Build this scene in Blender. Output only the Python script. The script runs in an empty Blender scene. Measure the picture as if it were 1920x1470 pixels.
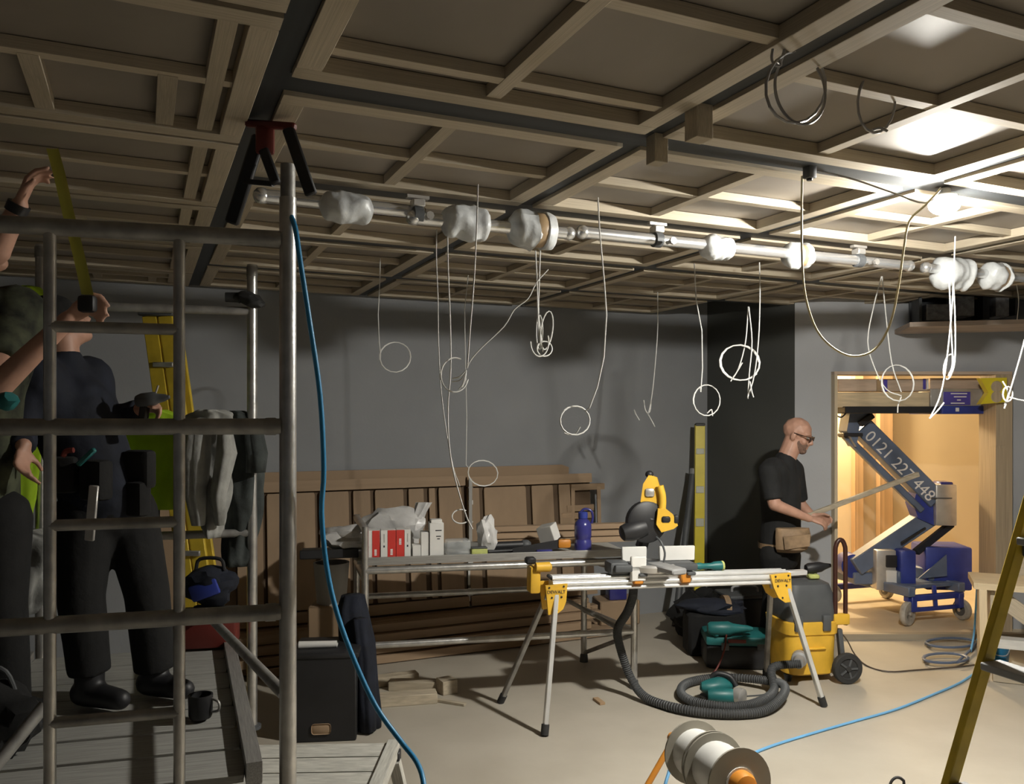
import bpy, bmesh, math, random
from mathutils import Vector, Matrix, noise
random.seed(7)
S = bpy.context.scene
COL = S.collection
F = 1556.0; HZ = 782.0; EYE = 1.70
R = math.radians
V = Vector

# ------------------------------------------------------------------ camera
cam_d = bpy.data.cameras.new('camera'); cam = bpy.data.objects.new('camera', cam_d); COL.objects.link(cam)
cam_d.sensor_fit = 'HORIZONTAL'; cam_d.sensor_width = 36.0
cam_d.lens = 36.0 * F / 1920.0
cam_d.shift_y = (HZ - 735.0) / 1920.0
cam_d.clip_start = 0.02
cam.location = (0, 0, EYE); cam.rotation_euler = (R(90), 0, 0)
S.camera = cam

# ------------------------------------------------------------------ world, exposure
w = bpy.data.worlds.new('world'); S.world = w; w.use_nodes = True
w.node_tree.nodes['Background'].inputs[0].default_value = (0.80, 0.82, 0.88, 1)
w.node_tree.nodes['Background'].inputs[1].default_value = 0.045
S.view_settings.view_transform = 'Standard'; S.view_settings.look = 'None'
S.view_settings.exposure = 0.0; S.view_settings.gamma = 1.0
S.view_settings.use_curve_mapping = False
S.cycles.use_denoising = True
BULB_W = 158.0
CORR_W = 190.0

# ------------------------------------------------------------------ pixel <-> world
def P(px, py, Y): return V(((px - 960.0) / F * Y, Y, EYE - (py - HZ) / F * Y))
def PF(px, py, z=0.0):
    Y = (EYE - z) * F / (py - HZ); return V(((px - 960.0) / F * Y, Y, z))
AX = V((-0.4075, 0.9132, 0)); BX = V((0.9132, 0.4075, 0)); ZX = V((0, 0, 1))
ROOM = Matrix((BX, AX, ZX)).transposed()          # columns: b, a, z
def AB(sa, sb, z): return AX * sa + BX * sb + V((0, 0, z))
def RZ(deg): return Matrix.Rotation(R(deg), 3, 'Z')

# ------------------------------------------------------------------ materials
MATS = {}
def mat(name, col, rough=0.6, metal=0.0, var=0.15, vs=6.0, bump=0.0, bs=40.0, grain=None, emit=None, alpha=None,
        trans=0.0, col2=None, spec=0.5, rnd=0.0, sheen=0.0, detail=4.0):
    if name in MATS: return MATS[name]
    m = bpy.data.materials.new(name); m.use_nodes = True
    nt = m.node_tree; N = nt.nodes; L = nt.links; bs_ = N['Principled BSDF']
    tc = N.new('ShaderNodeTexCoord'); mp = N.new('ShaderNodeMapping'); L.new(tc.outputs['Object'], mp.inputs[0])
    if grain: mp.inputs['Scale'].default_value = grain
    nz = N.new('ShaderNodeTexNoise'); nz.inputs['Scale'].default_value = vs; nz.inputs['Detail'].default_value = detail
    L.new(mp.outputs[0], nz.inputs['Vector'])
    c2 = col2 or tuple(max(0.0, c * (1 - var * 2)) for c in col)
    c1 = tuple(min(1.0, c * (1 + var)) for c in col) if not col2 else col
    rp = N.new('ShaderNodeValToRGB'); rp.color_ramp.elements[0].position = 0.3; rp.color_ramp.elements[1].position = 0.7
    rp.color_ramp.elements[0].color = (*c2, 1); rp.color_ramp.elements[1].color = (*c1, 1)
    L.new(nz.outputs[0], rp.inputs[0]); out = rp.outputs[0]
    if rnd:
        oi = N.new('ShaderNodeObjectInfo'); mr = N.new('ShaderNodeMapRange')
        mr.inputs['To Min'].default_value = 1 - rnd; mr.inputs['To Max'].default_value = 1 + rnd
        L.new(oi.outputs['Random'], mr.inputs[0])
        mx = N.new('ShaderNodeVectorMath'); mx.operation = 'SCALE'
        L.new(out, mx.inputs[0]); L.new(mr.outputs[0], mx.inputs['Scale']); out = mx.outputs[0]
    L.new(out, bs_.inputs['Base Color'])
    bs_.inputs['Roughness'].default_value = rough; bs_.inputs['Metallic'].default_value = metal
    bs_.inputs['Specular IOR Level'].default_value = spec
    if sheen: bs_.inputs['Sheen Weight'].default_value = sheen
    if bump:
        b = N.new('ShaderNodeBump'); b.inputs['Strength'].default_value = bump; b.inputs['Distance'].default_value = 0.01
        n2 = N.new('ShaderNodeTexNoise'); n2.inputs['Scale'].default_value = bs; n2.inputs['Detail'].default_value = 3
        L.new(mp.outputs[0], n2.inputs['Vector']); L.new(n2.outputs[0], b.inputs['Height']); L.new(b.outputs[0], bs_.inputs['Normal'])
    if emit:
        bs_.inputs['Emission Color'].default_value = (*emit[0], 1); bs_.inputs['Emission Strength'].default_value = emit[1]
    if trans: bs_.inputs['Transmission Weight'].default_value = trans
    if alpha is not None: bs_.inputs['Alpha'].default_value = alpha
    MATS[name] = m; return m

m_wall = mat('grey_paint', (0.44, 0.452, 0.475), 0.75, var=0.05, vs=1.6, bump=0.08, bs=60)
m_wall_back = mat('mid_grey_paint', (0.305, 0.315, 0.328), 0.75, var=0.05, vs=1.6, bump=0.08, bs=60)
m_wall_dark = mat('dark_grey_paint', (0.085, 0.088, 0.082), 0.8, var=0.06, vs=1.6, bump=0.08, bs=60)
m_floor = mat('dusty_chipboard', (0.47, 0.43, 0.36), 0.62, var=0.05, vs=2.2, col2=(0.40, 0.36, 0.295), bump=0.05, bs=25, detail=8)
m_inner_floor = mat('warm_plywood_floor', (0.62, 0.52, 0.38), 0.6, var=0.08, vs=3.0)
m_pine = mat('sawn_pine', (0.48, 0.41, 0.305), 0.7, var=0.12, vs=5, grain=(1.2, 9, 9), rnd=0.12)
m_pine_pale = mat('pale_pine', (0.68, 0.55, 0.36), 0.65, var=0.1, vs=5, grain=(1.2, 9, 9), rnd=0.06)
m_ply = mat('plywood', (0.29, 0.255, 0.215), 0.5, var=0.1, vs=2.2, rnd=0.1)
m_mdf = mat('mdf_board', (0.36, 0.25, 0.155), 0.7, var=0.05, vs=3.0, rnd=0.07)
m_mdf_shade = mat('mdf_gap_shade', (0.13, 0.085, 0.05), 0.8, var=0.08, vs=3.0)  # mdf darkened so the gaps between upright boards look shaded
m_void = mat('dark_ceiling_void', (0.018, 0.019, 0.02), 0.85, var=0.1)
m_steelch = mat('dark_steel_channel', (0.036, 0.040, 0.043), 0.5, 0.1, var=0.12, vs=4)
m_alu = mat('scaffold_aluminium', (0.62, 0.61, 0.59), 0.33, 0.85, var=0.12, vs=14, bump=0.1, bs=60)
m_alu_dull = mat('weathered_aluminium', (0.40, 0.39, 0.37), 0.5, 0.6, var=0.16, vs=14, bump=0.1, bs=50)
m_alu_bright = mat('extruded_aluminium', (0.80, 0.80, 0.79), 0.3, 0.45, var=0.05, vs=9)
m_rail = mat('polished_tube', (0.80, 0.81, 0.82), 0.25, 0.8, var=0.06, vs=8)
m_bubble = mat('bubble_wrap', (0.62, 0.64, 0.65), 0.35, var=0.10, vs=16, bump=0.35, bs=26, spec=0.6)
m_tape = mat('brown_tape', (0.40, 0.28, 0.16), 0.4, var=0.08)
m_white_cable = mat('white_cable', (0.62, 0.615, 0.59), 0.45, var=0.05)
m_beige_cable = mat('yellowed_cable', (0.62, 0.54, 0.34), 0.5, var=0.06)
m_grey_conduit = mat('grey_conduit', (0.34, 0.33, 0.32), 0.35, var=0.1)
m_blue_cable = mat('blue_cable', (0.16, 0.42, 0.72), 0.5, var=0.05)
m_blue_hose = mat('blue_hose', (0.03, 0.24, 0.48), 0.4, var=0.06)
m_dark_cable = mat('brown_black_cable', (0.10, 0.075, 0.06), 0.5)
m_black = mat('black_plastic', (0.018, 0.018, 0.02), 0.5, var=0.15)
m_rubber = mat('black_rubber', (0.03, 0.03, 0.03), 0.75, var=0.2)
m_dkgrey = mat('dark_grey_plastic', (0.085, 0.09, 0.095), 0.55, var=0.1)
m_grey = mat('grey_plastic', (0.30, 0.30, 0.30), 0.5, var=0.1)
m_yellow = mat('yellow_plastic', (0.78, 0.46, 0.045), 0.45, var=0.07, vs=10)
m_fibre = mat('yellow_fibreglass', (0.66, 0.47, 0.04), 0.5, var=0.12, vs=10, grain=(1, 1, 1))
m_lev = mat('level_yellow', (0.74, 0.60, 0.03), 0.35, var=0.05)
m_orange = mat('orange_plastic', (0.62, 0.24, 0.03), 0.45, var=0.08)
m_red = mat('red_card', (0.62, 0.045, 0.035), 0.5, var=0.05)
m_handle = mat('dark_brown_tube', (0.055, 0.018, 0.012), 0.4)
m_redplastic = mat('red_plastic', (0.14, 0.02, 0.014), 0.5, var=0.1)
m_white = mat('white_card', (0.74, 0.73, 0.70), 0.55, var=0.04)
m_cardgrey = mat('grey_card', (0.40, 0.39, 0.37), 0.6, var=0.05)
m_whitepaint = mat('scuffed_white_paint', (0.52, 0.51, 0.46), 0.6, var=0.14, vs=7, bump=0.1)
m_deck = mat('weathered_deck_board', (0.34, 0.335, 0.31), 0.7, var=0.16, vs=7, grain=(1, 7, 1))
m_teal = mat('teal_plastic', (0.015, 0.13, 0.13), 0.45, var=0.1)
m_blue = mat('lift_blue_paint', (0.035, 0.055, 0.30), 0.4, var=0.15, vs=8)
m_bluegrey = mat('lift_grey_blue_paint', (0.13, 0.17, 0.26), 0.45, var=0.12, vs=6)
m_navy = mat('navy_fabric', (0.008, 0.011, 0.022), 0.85, var=0.2, vs=12, bump=0.2)
m_blackfab = mat('black_fabric', (0.006, 0.006, 0.006), 0.9, var=0.2, vs=12, bump=0.3, bs=30)
m_tee = mat('charcoal_cotton', (0.012, 0.0125, 0.013), 0.9, var=0.2, vs=10, bump=0.3, bs=25)
m_green_cam = mat('olive_shirt', (0.045, 0.05, 0.028), 0.9, var=0.5, vs=14, bump=0.2)
m_hivis = mat('hi_vis_fabric', (0.42, 0.66, 0.02), 0.8, var=0.1, vs=8, bump=0.2, bs=20)
m_greyfab = mat('light_grey_fleece', (0.34, 0.34, 0.32), 0.95, var=0.15, vs=10, bump=0.4, bs=30)
m_dkfab = mat('dark_green_grey_fabric', (0.05, 0.058, 0.056), 0.95, var=0.2, vs=10, bump=0.4, bs=30)
m_skin = mat('skin', (0.50, 0.28, 0.20), 0.5, var=0.08, vs=18, bump=0.05)
m_stubble = mat('short_stubble', (0.19, 0.115, 0.085), 0.9, var=0.2, vs=80)
m_leather = mat('tan_leather', (0.30, 0.20, 0.115), 0.7, var=0.2, vs=14, bump=0.2)
m_bag = mat('milky_plastic_bag', (0.62, 0.61, 0.60), 0.3, var=0.08, vs=12, bump=0.6, bs=18, spec=0.6)
m_clear = mat('clear_plastic', (0.75, 0.78, 0.78), 0.12, var=0.05, alpha=0.35, spec=0.7)
m_jug = mat('blue_purple_plastic', (0.045, 0.045, 0.22), 0.25, var=0.08, spec=0.6)
m_plaster = mat('pink_plaster_edge', (0.46, 0.38, 0.32), 0.8, var=0.08, vs=4)
m_duct = mat('galvanised_duct', (0.38, 0.39, 0.41), 0.45, 0.4, var=0.2, vs=5)
m_tan = mat('warm_corridor_board', (0.62, 0.52, 0.37), 0.7, var=0.05, vs=2)
m_brownpost = mat('brown_stud', (0.42, 0.28, 0.16), 0.7, var=0.1, vs=5, grain=(1, 1, 0.3))
m_oldpine = mat('rough_door_lining', (0.46, 0.36, 0.24), 0.75, var=0.14, vs=6, grain=(6, 6, 0.8))
m_pinkpine = mat('pinkish_timber', (0.55, 0.43, 0.33), 0.7, var=0.1, vs=5, grain=(1, 6, 6))
m_tyre = mat('pale_grey_tyre', (0.42, 0.40, 0.36), 0.7, var=0.15, vs=14)
m_reelgrey = mat('grey_card_reel', (0.27, 0.25, 0.205), 0.75, var=0.06)
m_labelblue = mat('blue_violet_label', (0.10, 0.08, 0.42), 0.25, var=0.1, spec=0.7)
m_silver = mat('brushed_steel_panel', (0.62, 0.60, 0.57), 0.35, 0.6, var=0.1, vs=10)
m_glass_dark = mat('tinted_lens', (0.03, 0.015, 0.012), 0.2, var=0.1)
m_vial = mat('level_vial', (0.62, 0.62, 0.50), 0.2, var=0.1)
m_lime = mat('lime_sponge', (0.48, 0.52, 0.17), 0.8, var=0.12, vs=20)
m_tapey = mat('tape_blade_yellow', (0.60, 0.58, 0.10), 0.4, var=0.05)
m_print = mat('dark_print', (0.03, 0.03, 0.04), 0.6)
m_whiteprint = mat('white_print', (0.80, 0.80, 0.80), 0.6, var=0.02)
m_bulb = mat('glowing_bulb_glass', (1, 1, 1), 0.3, var=0.0, emit=((1.0, 0.965, 0.88), 1.0))
m_bulb_dim = mat('bulb_dimmed_top', (0.9, 0.9, 0.88), 0.4, var=0.0, emit=((1.0, 0.93, 0.80), 1.0))  # weaker glow for the upper bulb, keeps light off the ceiling

# ------------------------------------------------------------------ object helpers
def tag(o, label=None, cat=None, group=None, kind=None):
    if label: o['label'] = label
    if cat: o['category'] = cat
    if group: o['group'] = group
    if kind: o['kind'] = kind
    return o
def thing(name, label, cat, loc=(0, 0, 0), group=None, kind=None):
    o = bpy.data.objects.new(name, None); COL.objects.link(o)
    o.location = loc; o.empty_display_size = 0.05; WORLD[o.name] = Matrix.Translation(V(loc))
    return tag(o, label, cat, group, kind)
WORLD = {}
def attach(o, parent):
    """parent o without moving it (meshes are modelled in world coordinates)"""
    if parent is not None:
        o.parent = parent; o.matrix_parent_inverse = WORLD[parent.name].inverted()
    WORLD[o.name] = o.matrix_basis.copy()
def crm(pts, n):
    """Catmull-Rom through pts, n steps a span"""
    pts = [V(p) for p in pts]
    if n <= 1 or len(pts) < 3: return pts
    q = [pts[0] * 2 - pts[1]] + pts + [pts[-1] * 2 - pts[-2]]; out = []
    for i in range(1, len(q) - 2):
        a, b, c, d = q[i - 1], q[i], q[i + 1], q[i + 2]
        for k in range(n):
            t = k / n
            out.append(0.5 * ((2 * b) + (c - a) * t + (2 * a - 5 * b + 4 * c - d) * t * t + (3 * b - a - 3 * c + d) * t ** 3))
    out.append(pts[-1]); return out
def axes(d, up=ZX):
    d = V(d).normalized(); u = V(up)
    if abs(d.dot(u)) > 0.98: u = V((0, 1, 0)) if abs(d.y) < 0.9 else V((1, 0, 0))
    s = u.cross(d).normalized(); u2 = d.cross(s).normalized()
    return d, s, u2
class MB:
    def __init__(self): self.bm = bmesh.new()
    def box(self, c, dims, rot=None, bev=0.0, seg=1):
        t = bmesh.new(); bmesh.ops.create_cube(t, size=1.0)
        bmesh.ops.scale(t, vec=V(dims), verts=t.verts)
        if bev: bmesh.ops.bevel(t, geom=t.edges[:], offset=bev, segments=seg, affect='EDGES', profile=0.5)
        M = Matrix.Translation(V(c)) @ (rot.to_4x4() if rot is not None else Matrix.Identity(4))
        bmesh.ops.transform(t, matrix=M, verts=t.verts); return self.merge(t)
    def merge(self, t):
        me = bpy.data.meshes.new('t'); t.to_mesh(me); t.free(); self.bm.from_mesh(me); bpy.data.meshes.remove(me); return self
    def beam(self, p0, p1, wd, ht, up=ZX, bev=0.0):
        p0, p1 = V(p0), V(p1); d, s, u = axes(p1 - p0, up)
        rot = Matrix((d, s, u)).transposed()
        return self.box((p0 + p1) / 2, ((p1 - p0).length, wd, ht), rot, bev)
    def rings(self, rings, cap=True, closed=True):
        bm = self.bm; vs = [[bm.verts.new(p) for p in r] for r in rings]
        n = len(rings[0])
        for i in range(len(vs) - 1):
            for j in range(n if closed else n - 1):
                k = (j + 1) % n
                try: bm.faces.new((vs[i][j], vs[i][k], vs[i + 1][k], vs[i + 1][j]))
                except ValueError: pass
        if cap and closed:
            for r in (vs[0][::-1], vs[-1]):
                try: bm.faces.new(r)
                except ValueError: pass
        return self
    def tube(self, pts, r, seg=10, sm=1, r1=None, cap=True):
        pts = crm(pts, sm) if sm > 1 else [V(p) for p in pts]
        n = len(pts); rings = []; s_prev = None
        for i, p in enumerate(pts):
            d = (pts[min(i + 1, n - 1)] - pts[max(i - 1, 0)])
            if d.length < 1e-9: d = V((0, 0, 1))
            d.normalize()
            if s_prev is None: _, s, u = axes(d)
            else:
                s = s_prev - d * s_prev.dot(d)
                if s.length < 1e-6: _, s, u = axes(d)
                s.normalize(); u = d.cross(s)
            s_prev = s
            rr = r if r1 is None else r + (r1 - r) * i / (n - 1)
            rings.append([p + (s * math.cos(2 * math.pi * k / seg) + u * math.sin(2 * math.pi * k / seg)) * rr for k in range(seg)])
        return self.rings(rings, cap)
    def lathe(self, c, axis, prof, seg=20, cap=True):
        """prof: list of (along, radius)"""
        d, s, u = axes(axis); c = V(c)
        return self.rings([[c + d * h + (s * math.cos(2 * math.pi * k / seg) + u * math.sin(2 * math.pi * k / seg)) * max(rr, 1e-4)
                            for k in range(seg)] for h, rr in prof], cap)
    def loft(self, secs, seg=24, fold=0.0, nf=7, seed=0.0, xax=V((1, 0, 0)), yax=V((0, 1, 0))):
        """secs: list of (center, rx, ry)"""
        rings = []
        for i, (c, rx, ry) in enumerate(secs):
            rg = []
            for k in range(seg):
                a = 2 * math.pi * k / seg
                f = 1 + fold * math.sin(nf * a + seed + i * 0.35) + fold * 0.6 * math.sin((nf + 3) * a + seed * 2 - i * 0.5)
                rg.append(V(c) + xax * (rx * math.cos(a) * f) + yax * (ry * math.sin(a) * f))
            rings.append(rg)
        return self.rings(rings)
    def ell(self, c, rad, rot=None, sub=2, nz=0.0, nsc=6.0):
        t = bmesh.new(); bmesh.ops.create_icosphere(t, subdivisions=sub, radius=1.0)
        for v in t.verts:
            k = 1 + (nz * noise.noise(V(v.co) * nsc * 0.35 + V(c) * 7) if nz else 0)
            v.co = V((v.co.x * rad[0] * k, v.co.y * rad[1] * k, v.co.z * rad[2] * k))
        M = Matrix.Translation(V(c)) @ (rot.to_4x4() if rot is not None else Matrix.Identity(4))
        bmesh.ops.transform(t, matrix=M, verts=t.verts); return self.merge(t)
    def prism(self, pts, ext):
        """extrude a planar polygon (3D points) by vector ext"""
        ext = V(ext); a = [self.bm.verts.new(V(p)) for p in pts]; b = [self.bm.verts.new(V(p) + ext) for p in pts]
        n = len(pts); self.bm.faces.new(a[::-1]); self.bm.faces.new(b)
        for i in range(n): self.bm.faces.new((a[i], a[(i + 1) % n], b[(i + 1) % n], b[i]))
        return self
    def cap(self, p0, p1, r0, r1, seg=14, s0=True, s1=True):
        """capsule with unequal radii: frustum and end spheres"""
        p0, p1 = V(p0), V(p1); d, s, u = axes(p1 - p0)
        self.rings([[p + (s * math.cos(2 * math.pi * k / seg) + u * math.sin(2 * math.pi * k / seg)) * rr for k in range(seg)]
                    for p, rr in ((p0, r0), (p1, r1))])
        if s0: self.ell(p0, (r0, r0, r0))
        if s1: self.ell(p1, (r1, r1, r1))
        return self
    def build(self, name, material, parent=None, smooth=True, vox=None, it=4, kind=None, label=None, sharp=38):
        bm = self.bm; bmesh.ops.recalc_face_normals(bm, faces=bm.faces[:])
        me = bpy.data.meshes.new(name); bm.to_mesh(me); bm.free()
        if vox:
            o = bpy.data.objects.new(name, me); COL.objects.link(o)
            md = o.modifiers.new('r', 'REMESH'); md.mode = 'VOXEL'; md.voxel_size = vox; md.use_smooth_shade = True
            if it:
                m2 = o.modifiers.new('s', 'SMOOTH'); m2.iterations = it; m2.factor = 0.5
            dg = bpy.context.evaluated_depsgraph_get(); dg.update()
            me2 = bpy.data.meshes.new_from_object(o.evaluated_get(dg))
            bpy.data.objects.remove(o); bpy.data.meshes.remove(me); me = me2; me.name = name
            me.materials.clear()
        me.materials.append(material)
        if smooth:
            me.polygons.foreach_set('use_smooth', [True] * len(me.polygons))
            if not vox and sharp: me.set_sharp_from_angle(angle=R(sharp))
        o = bpy.data.objects.new(name, me); COL.objects.link(o); attach(o, parent)
        if kind: o['kind'] = kind
        if label: o['label'] = label
        return o
CUBES = {}
def piece(name, parent, c, dims, material, rot=None):
    """a unit cube mesh shared by all pieces of a material, scaled to size: x is the long axis"""
    me = CUBES.get(material.name)
    if me is None:
        t = bmesh.new(); bmesh.ops.create_cube(t, size=1.0)
        bmesh.ops.bevel(t, geom=t.edges[:], offset=0.02, segments=1, affect='EDGES')
        me = bpy.data.meshes.new('piece_' + material.name); t.to_mesh(me); t.free(); me.materials.append(material); CUBES[material.name] = me
    o = bpy.data.objects.new(name, me); COL.objects.link(o)
    M = Matrix.Translation(V(c)) @ (rot.to_4x4() if rot is not None else Matrix.Identity(4)) @ Matrix.Diagonal((*dims, 1))
    o.matrix_basis = M
    attach(o, parent); return o
def beam_piece(name, parent, p0, p1, wd, ht, material, up=ZX):
    p0, p1 = V(p0), V(p1); d, s, u = axes(p1 - p0, up)
    return piece(name, parent, (p0 + p1) / 2, ((p1 - p0).length, wd, ht), material, Matrix((d, s, u)).transposed())
def text(name, body, size, c, xdir, zdir, material, parent, depth=0.0008):
    cu = bpy.data.curves.new('t', 'FONT'); cu.body = body; cu.size = size; cu.extrude = depth; cu.align_x = 'CENTER'; cu.align_y = 'CENTER'
    o = bpy.data.objects.new('t', cu); COL.objects.link(o); dg = bpy.context.evaluated_depsgraph_get(); dg.update()
    me = bpy.data.meshes.new_from_object(o.evaluated_get(dg)); bpy.data.objects.remove(o)
    x = V(xdir).normalized(); y = V(zdir).normalized(); z = x.cross(y).normalized(); y = z.cross(x)
    me.transform(Matrix.Translation(V(c)) @ Matrix((x, y, z)).transposed().to_4x4())
    me.materials.clear(); me.materials.append(material); me.name = name
    o = bpy.data.objects.new(name, me); COL.objects.link(o); attach(o, parent); return o
# ================================================================== STRUCTURE
ZC = EYE + 0.886            # underside of the hanging timber frames
def struct(o): o['kind'] = 'structure'; return o
struct(MB().box((0, 4, -0.05), (16, 20, 0.10)).build('floor', m_floor, smooth=False))
A_BACK, B_DARK = 6.08, 4.63
# back wall (along BX), dark return wall (along AX), wall with the doorway (square to the lens)
def wall_quad(name, p0, p1, material, h=3.0, t=0.12, side=1):
    p0, p1 = V(p0), V(p1); n = (p1 - p0).normalized().cross(ZX) * t * side
    return struct(MB().prism([p0, p1, p1 + ZX * h, p0 + ZX * h], -n).build(name, material, smooth=False))
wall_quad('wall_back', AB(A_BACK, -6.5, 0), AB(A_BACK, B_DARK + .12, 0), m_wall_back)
DW = 6.50; DX0, DX1, DTOP = 2.50, 3.88, 2.03
pc = AB(5.03, B_DARK, 0)                      # outer corner where the dark return meets the doorway wall
pc = V((2.215, DW, 0))
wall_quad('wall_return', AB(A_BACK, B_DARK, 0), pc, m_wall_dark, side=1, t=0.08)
wd = MB()
def wbox(x0, x1, z0, z1): wd.box(((x0 + x1) / 2, DW + .07, (z0 + z1) / 2), (x1 - x0, .14, z1 - z0))
wbox(pc.x, DX0, 0, 3.0); wbox(DX1, 6.2, 0, 3.0); wbox(DX0, DX1, DTOP + .025, 3.0)
struct(wd.build('wall_doorway', m_wall, smooth=False))
struct(MB().box((6.2, 1.5, 1.5), (.12, 10.2, 3.0)).build('wall_right', m_wall, smooth=False))
wl0, wl1 = AB(A_BACK, -5.2, 0), AB(-4, -5.2, 0)
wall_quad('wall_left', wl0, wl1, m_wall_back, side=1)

# doorway: lining, threshold, corridor behind
dr = struct(thing('door_1', None, None, ((DX0 + DX1) / 2, DW, 0)))
piece('door_lining', dr, (DX1 - .065, DW + .05, (DTOP) / 2), (.13, .24, DTOP), m_oldpine)
piece('door_lining', dr, (DX0 + .012, DW + .05, (DTOP) / 2), (.024, .24, DTOP), m_tan)
piece('door_head', dr, ((DX0 + DX1) / 2, DW + .05, DTOP + .012), (DX1 - DX0, .24, .024), m_pinkpine)
piece('door_stud', dr, (DX1 - .10, DW - .045, .74), (.075, .07, 1.48), m_oldpine)
st = struct(thing('trim_1', None, None, (3.2, 6.38, 0)))
piece('threshold_board', st, (3.25, 6.36, .022), (2.0, .06, .044), m_pine)
struct(MB().box((4.15, 7.65, .02), (4.0, 2.6, .04)).build('floor_corridor', m_inner_floor, smooth=False))
cw = struct(thing('wall_corridor', None, None, (3.5, 8.9, 0)))
piece('wall_board', cw, (5.0, 8.92, 1.35), (2.1, .04, 2.7), m_tan)
piece('wall_board', cw, (2.98, 8.95, 1.35), (1.4, .04, 2.7), m_tan)
piece('wall_stud', cw, (3.69, 8.87, 1.35), (.09, .10, 2.7), m_brownpost)
piece('wall_stud', cw, (3.97, 8.85, 1.35), (.14, .10, 2.7), m_brownpost)
piece('wall_board', cw, (3.82, 8.93, 1.35), (.20, .03, 2.7), m_tan)
struct(MB().box((2.30, 7.77, 1.35), (.06, 2.3, 2.7)).build('wall_corridor_left', m_tan, smooth=False))
struct(MB().box((6.1, 7.75, 1.35), (.06, 2.3, 2.7)).build('wall_corridor_right', m_tan, smooth=False))
struct(MB().box((4.12, 7.77, 2.72), (4.0, 2.3, .04)).build('ceiling_corridor', m_wall, smooth=False))

# ------------------------------------------------------------------ ceiling of hanging timber panels
ceil = struct(thing('ceiling', None, None, (0, 3, ZC)))
struct(MB().box((0, 3.0, ZC + .30), (16, 17, .05)).build('ceiling_slab', m_void, smooth=False))
COLS = [-3.4, -2.15, -0.915, 0.323, 1.477, 2.75, 4.02, 5.27, 6.5]
ROW_MAIN = [.32, 1.29, 2.275, 3.239, 4.21, 5.17, 6.05]
ROW_LEFT = [-.02, .94, 1.88, 2.83, 3.72, 4.62, 5.5, 6.05]
FT = .066; FD = .042
def ceiling_panel(b0, b1, a0, a1, lon, trn, gap_b=.034, gap_a=.064, half=()):
    """one framed plywood panel: backing sheet with a perimeter frame and inner battens hanging below it"""
    b0 += gap_b; b1 -= gap_b; a0 += gap_a; a1 -= gap_a
    c = AB((a0 + a1) / 2, (b0 + b1) / 2, ZC + FD + .012)
    if c.y < .2: return
    p = piece('ceiling_panel', ceil, c, (b1 - b0, a1 - a0, .02), m_ply, ROOM)
    z = ZC + FD / 2
    def bat(ba, bb, aa, ab, wdt, drop=0.0):
        d = V((bb - ba, ab - aa, 0)); L_ = d.length
        rot = ROOM if abs(bb - ba) > abs(ab - aa) else ROOM @ RZ(90)
        piece('batten', p, AB((aa + ab) / 2, (ba + bb) / 2, z + drop), (L_, wdt, FD - abs(drop) * 2), m_pine, rot)
    bat(b0, b1, a0 + FT / 2, a0 + FT / 2, FT); bat(b0, b1, a1 - FT / 2, a1 - FT / 2, FT)
    bat(b0 + FT / 2, b0 + FT / 2, a0 + FT, a1 - FT, FT); bat(b1 - FT / 2, b1 - FT / 2, a0 + FT, a1 - FT, FT)
    for t in lon: bat(t, t, a0 + FT, a1 - FT, .045, .004)
    for t in half: bat(t, t, trn[0], a1 - FT, .05, .004)
    for t in trn: bat(b0 + FT, b1 - FT, t, t, .04, .005)
for ci in range(len(COLS) - 1):
    b0, b1 = COLS[ci], COLS[ci + 1]
    left = b1 < .4
    rows = ROW_LEFT if left else ROW_MAIN
    for ri in range(len(rows) - 1):
        a0, a1 = rows[ri], rows[ri + 1]
        if b0 > 4.0 and a0 > 4.9: continue
        if ri == 0 and .3 < b0 < 2.8: continue
        if ri == 1 and .3 < b0 < 2.8: a0 = .32
        bm_, am_ = (b0 + b1) / 2, (a0 + a1) / 2
        if left:
            ceiling_panel(b0, b1, a0, a1, [b1 - .145], [a0 + (a1 - a0) * .5], gap_a=.012, half=(b1 - .58, b1 - .26) if ri % 2 == 0 else ())
        elif b0 > 2.7 or ri < 2:
            if ri == 2 - 1: ceiling_panel(b0, b1, a0, a1, [bm_], [1.70, 1.29] if b0 > 1.4 else [2.035, 1.555, 1.1])
            else: ceiling_panel(b0, b1, a0, a1, [bm_], [am_])
        else:
            ceiling_panel(b0, b1, a0, a1, [bm_ - .03], [am_ + .03])
# the nearest two rows of the middle columns run on as one long panel: dark steel channels between the rows
for sa, wdt in ((2.275, .126), (3.239, .126), (4.21, .126), (5.17, .126)):
    piece('steel_channel', ceil, AB(sa, 3.4, ZC + .047), (6.1, wdt, .07), m_steelch, ROOM)
for sb in (.323, 1.477, 2.75, 4.02):
    piece('steel_channel', ceil, AB(3.0, sb, ZC + .048), (6.1, .066, .07), m_steelch, ROOM @ RZ(90))
for px, py, s in ((1232, 278, 1.0), (1310, 226, 1.15)):
    Yc = .86 * F / (HZ - py)
    piece('hanging_block', ceil, P(px, py, Yc) , (.10 * s, .05 * s, .05 * s), m_pine, ROOM @ Matrix.Rotation(R(90), 3, 'Y'))

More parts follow.
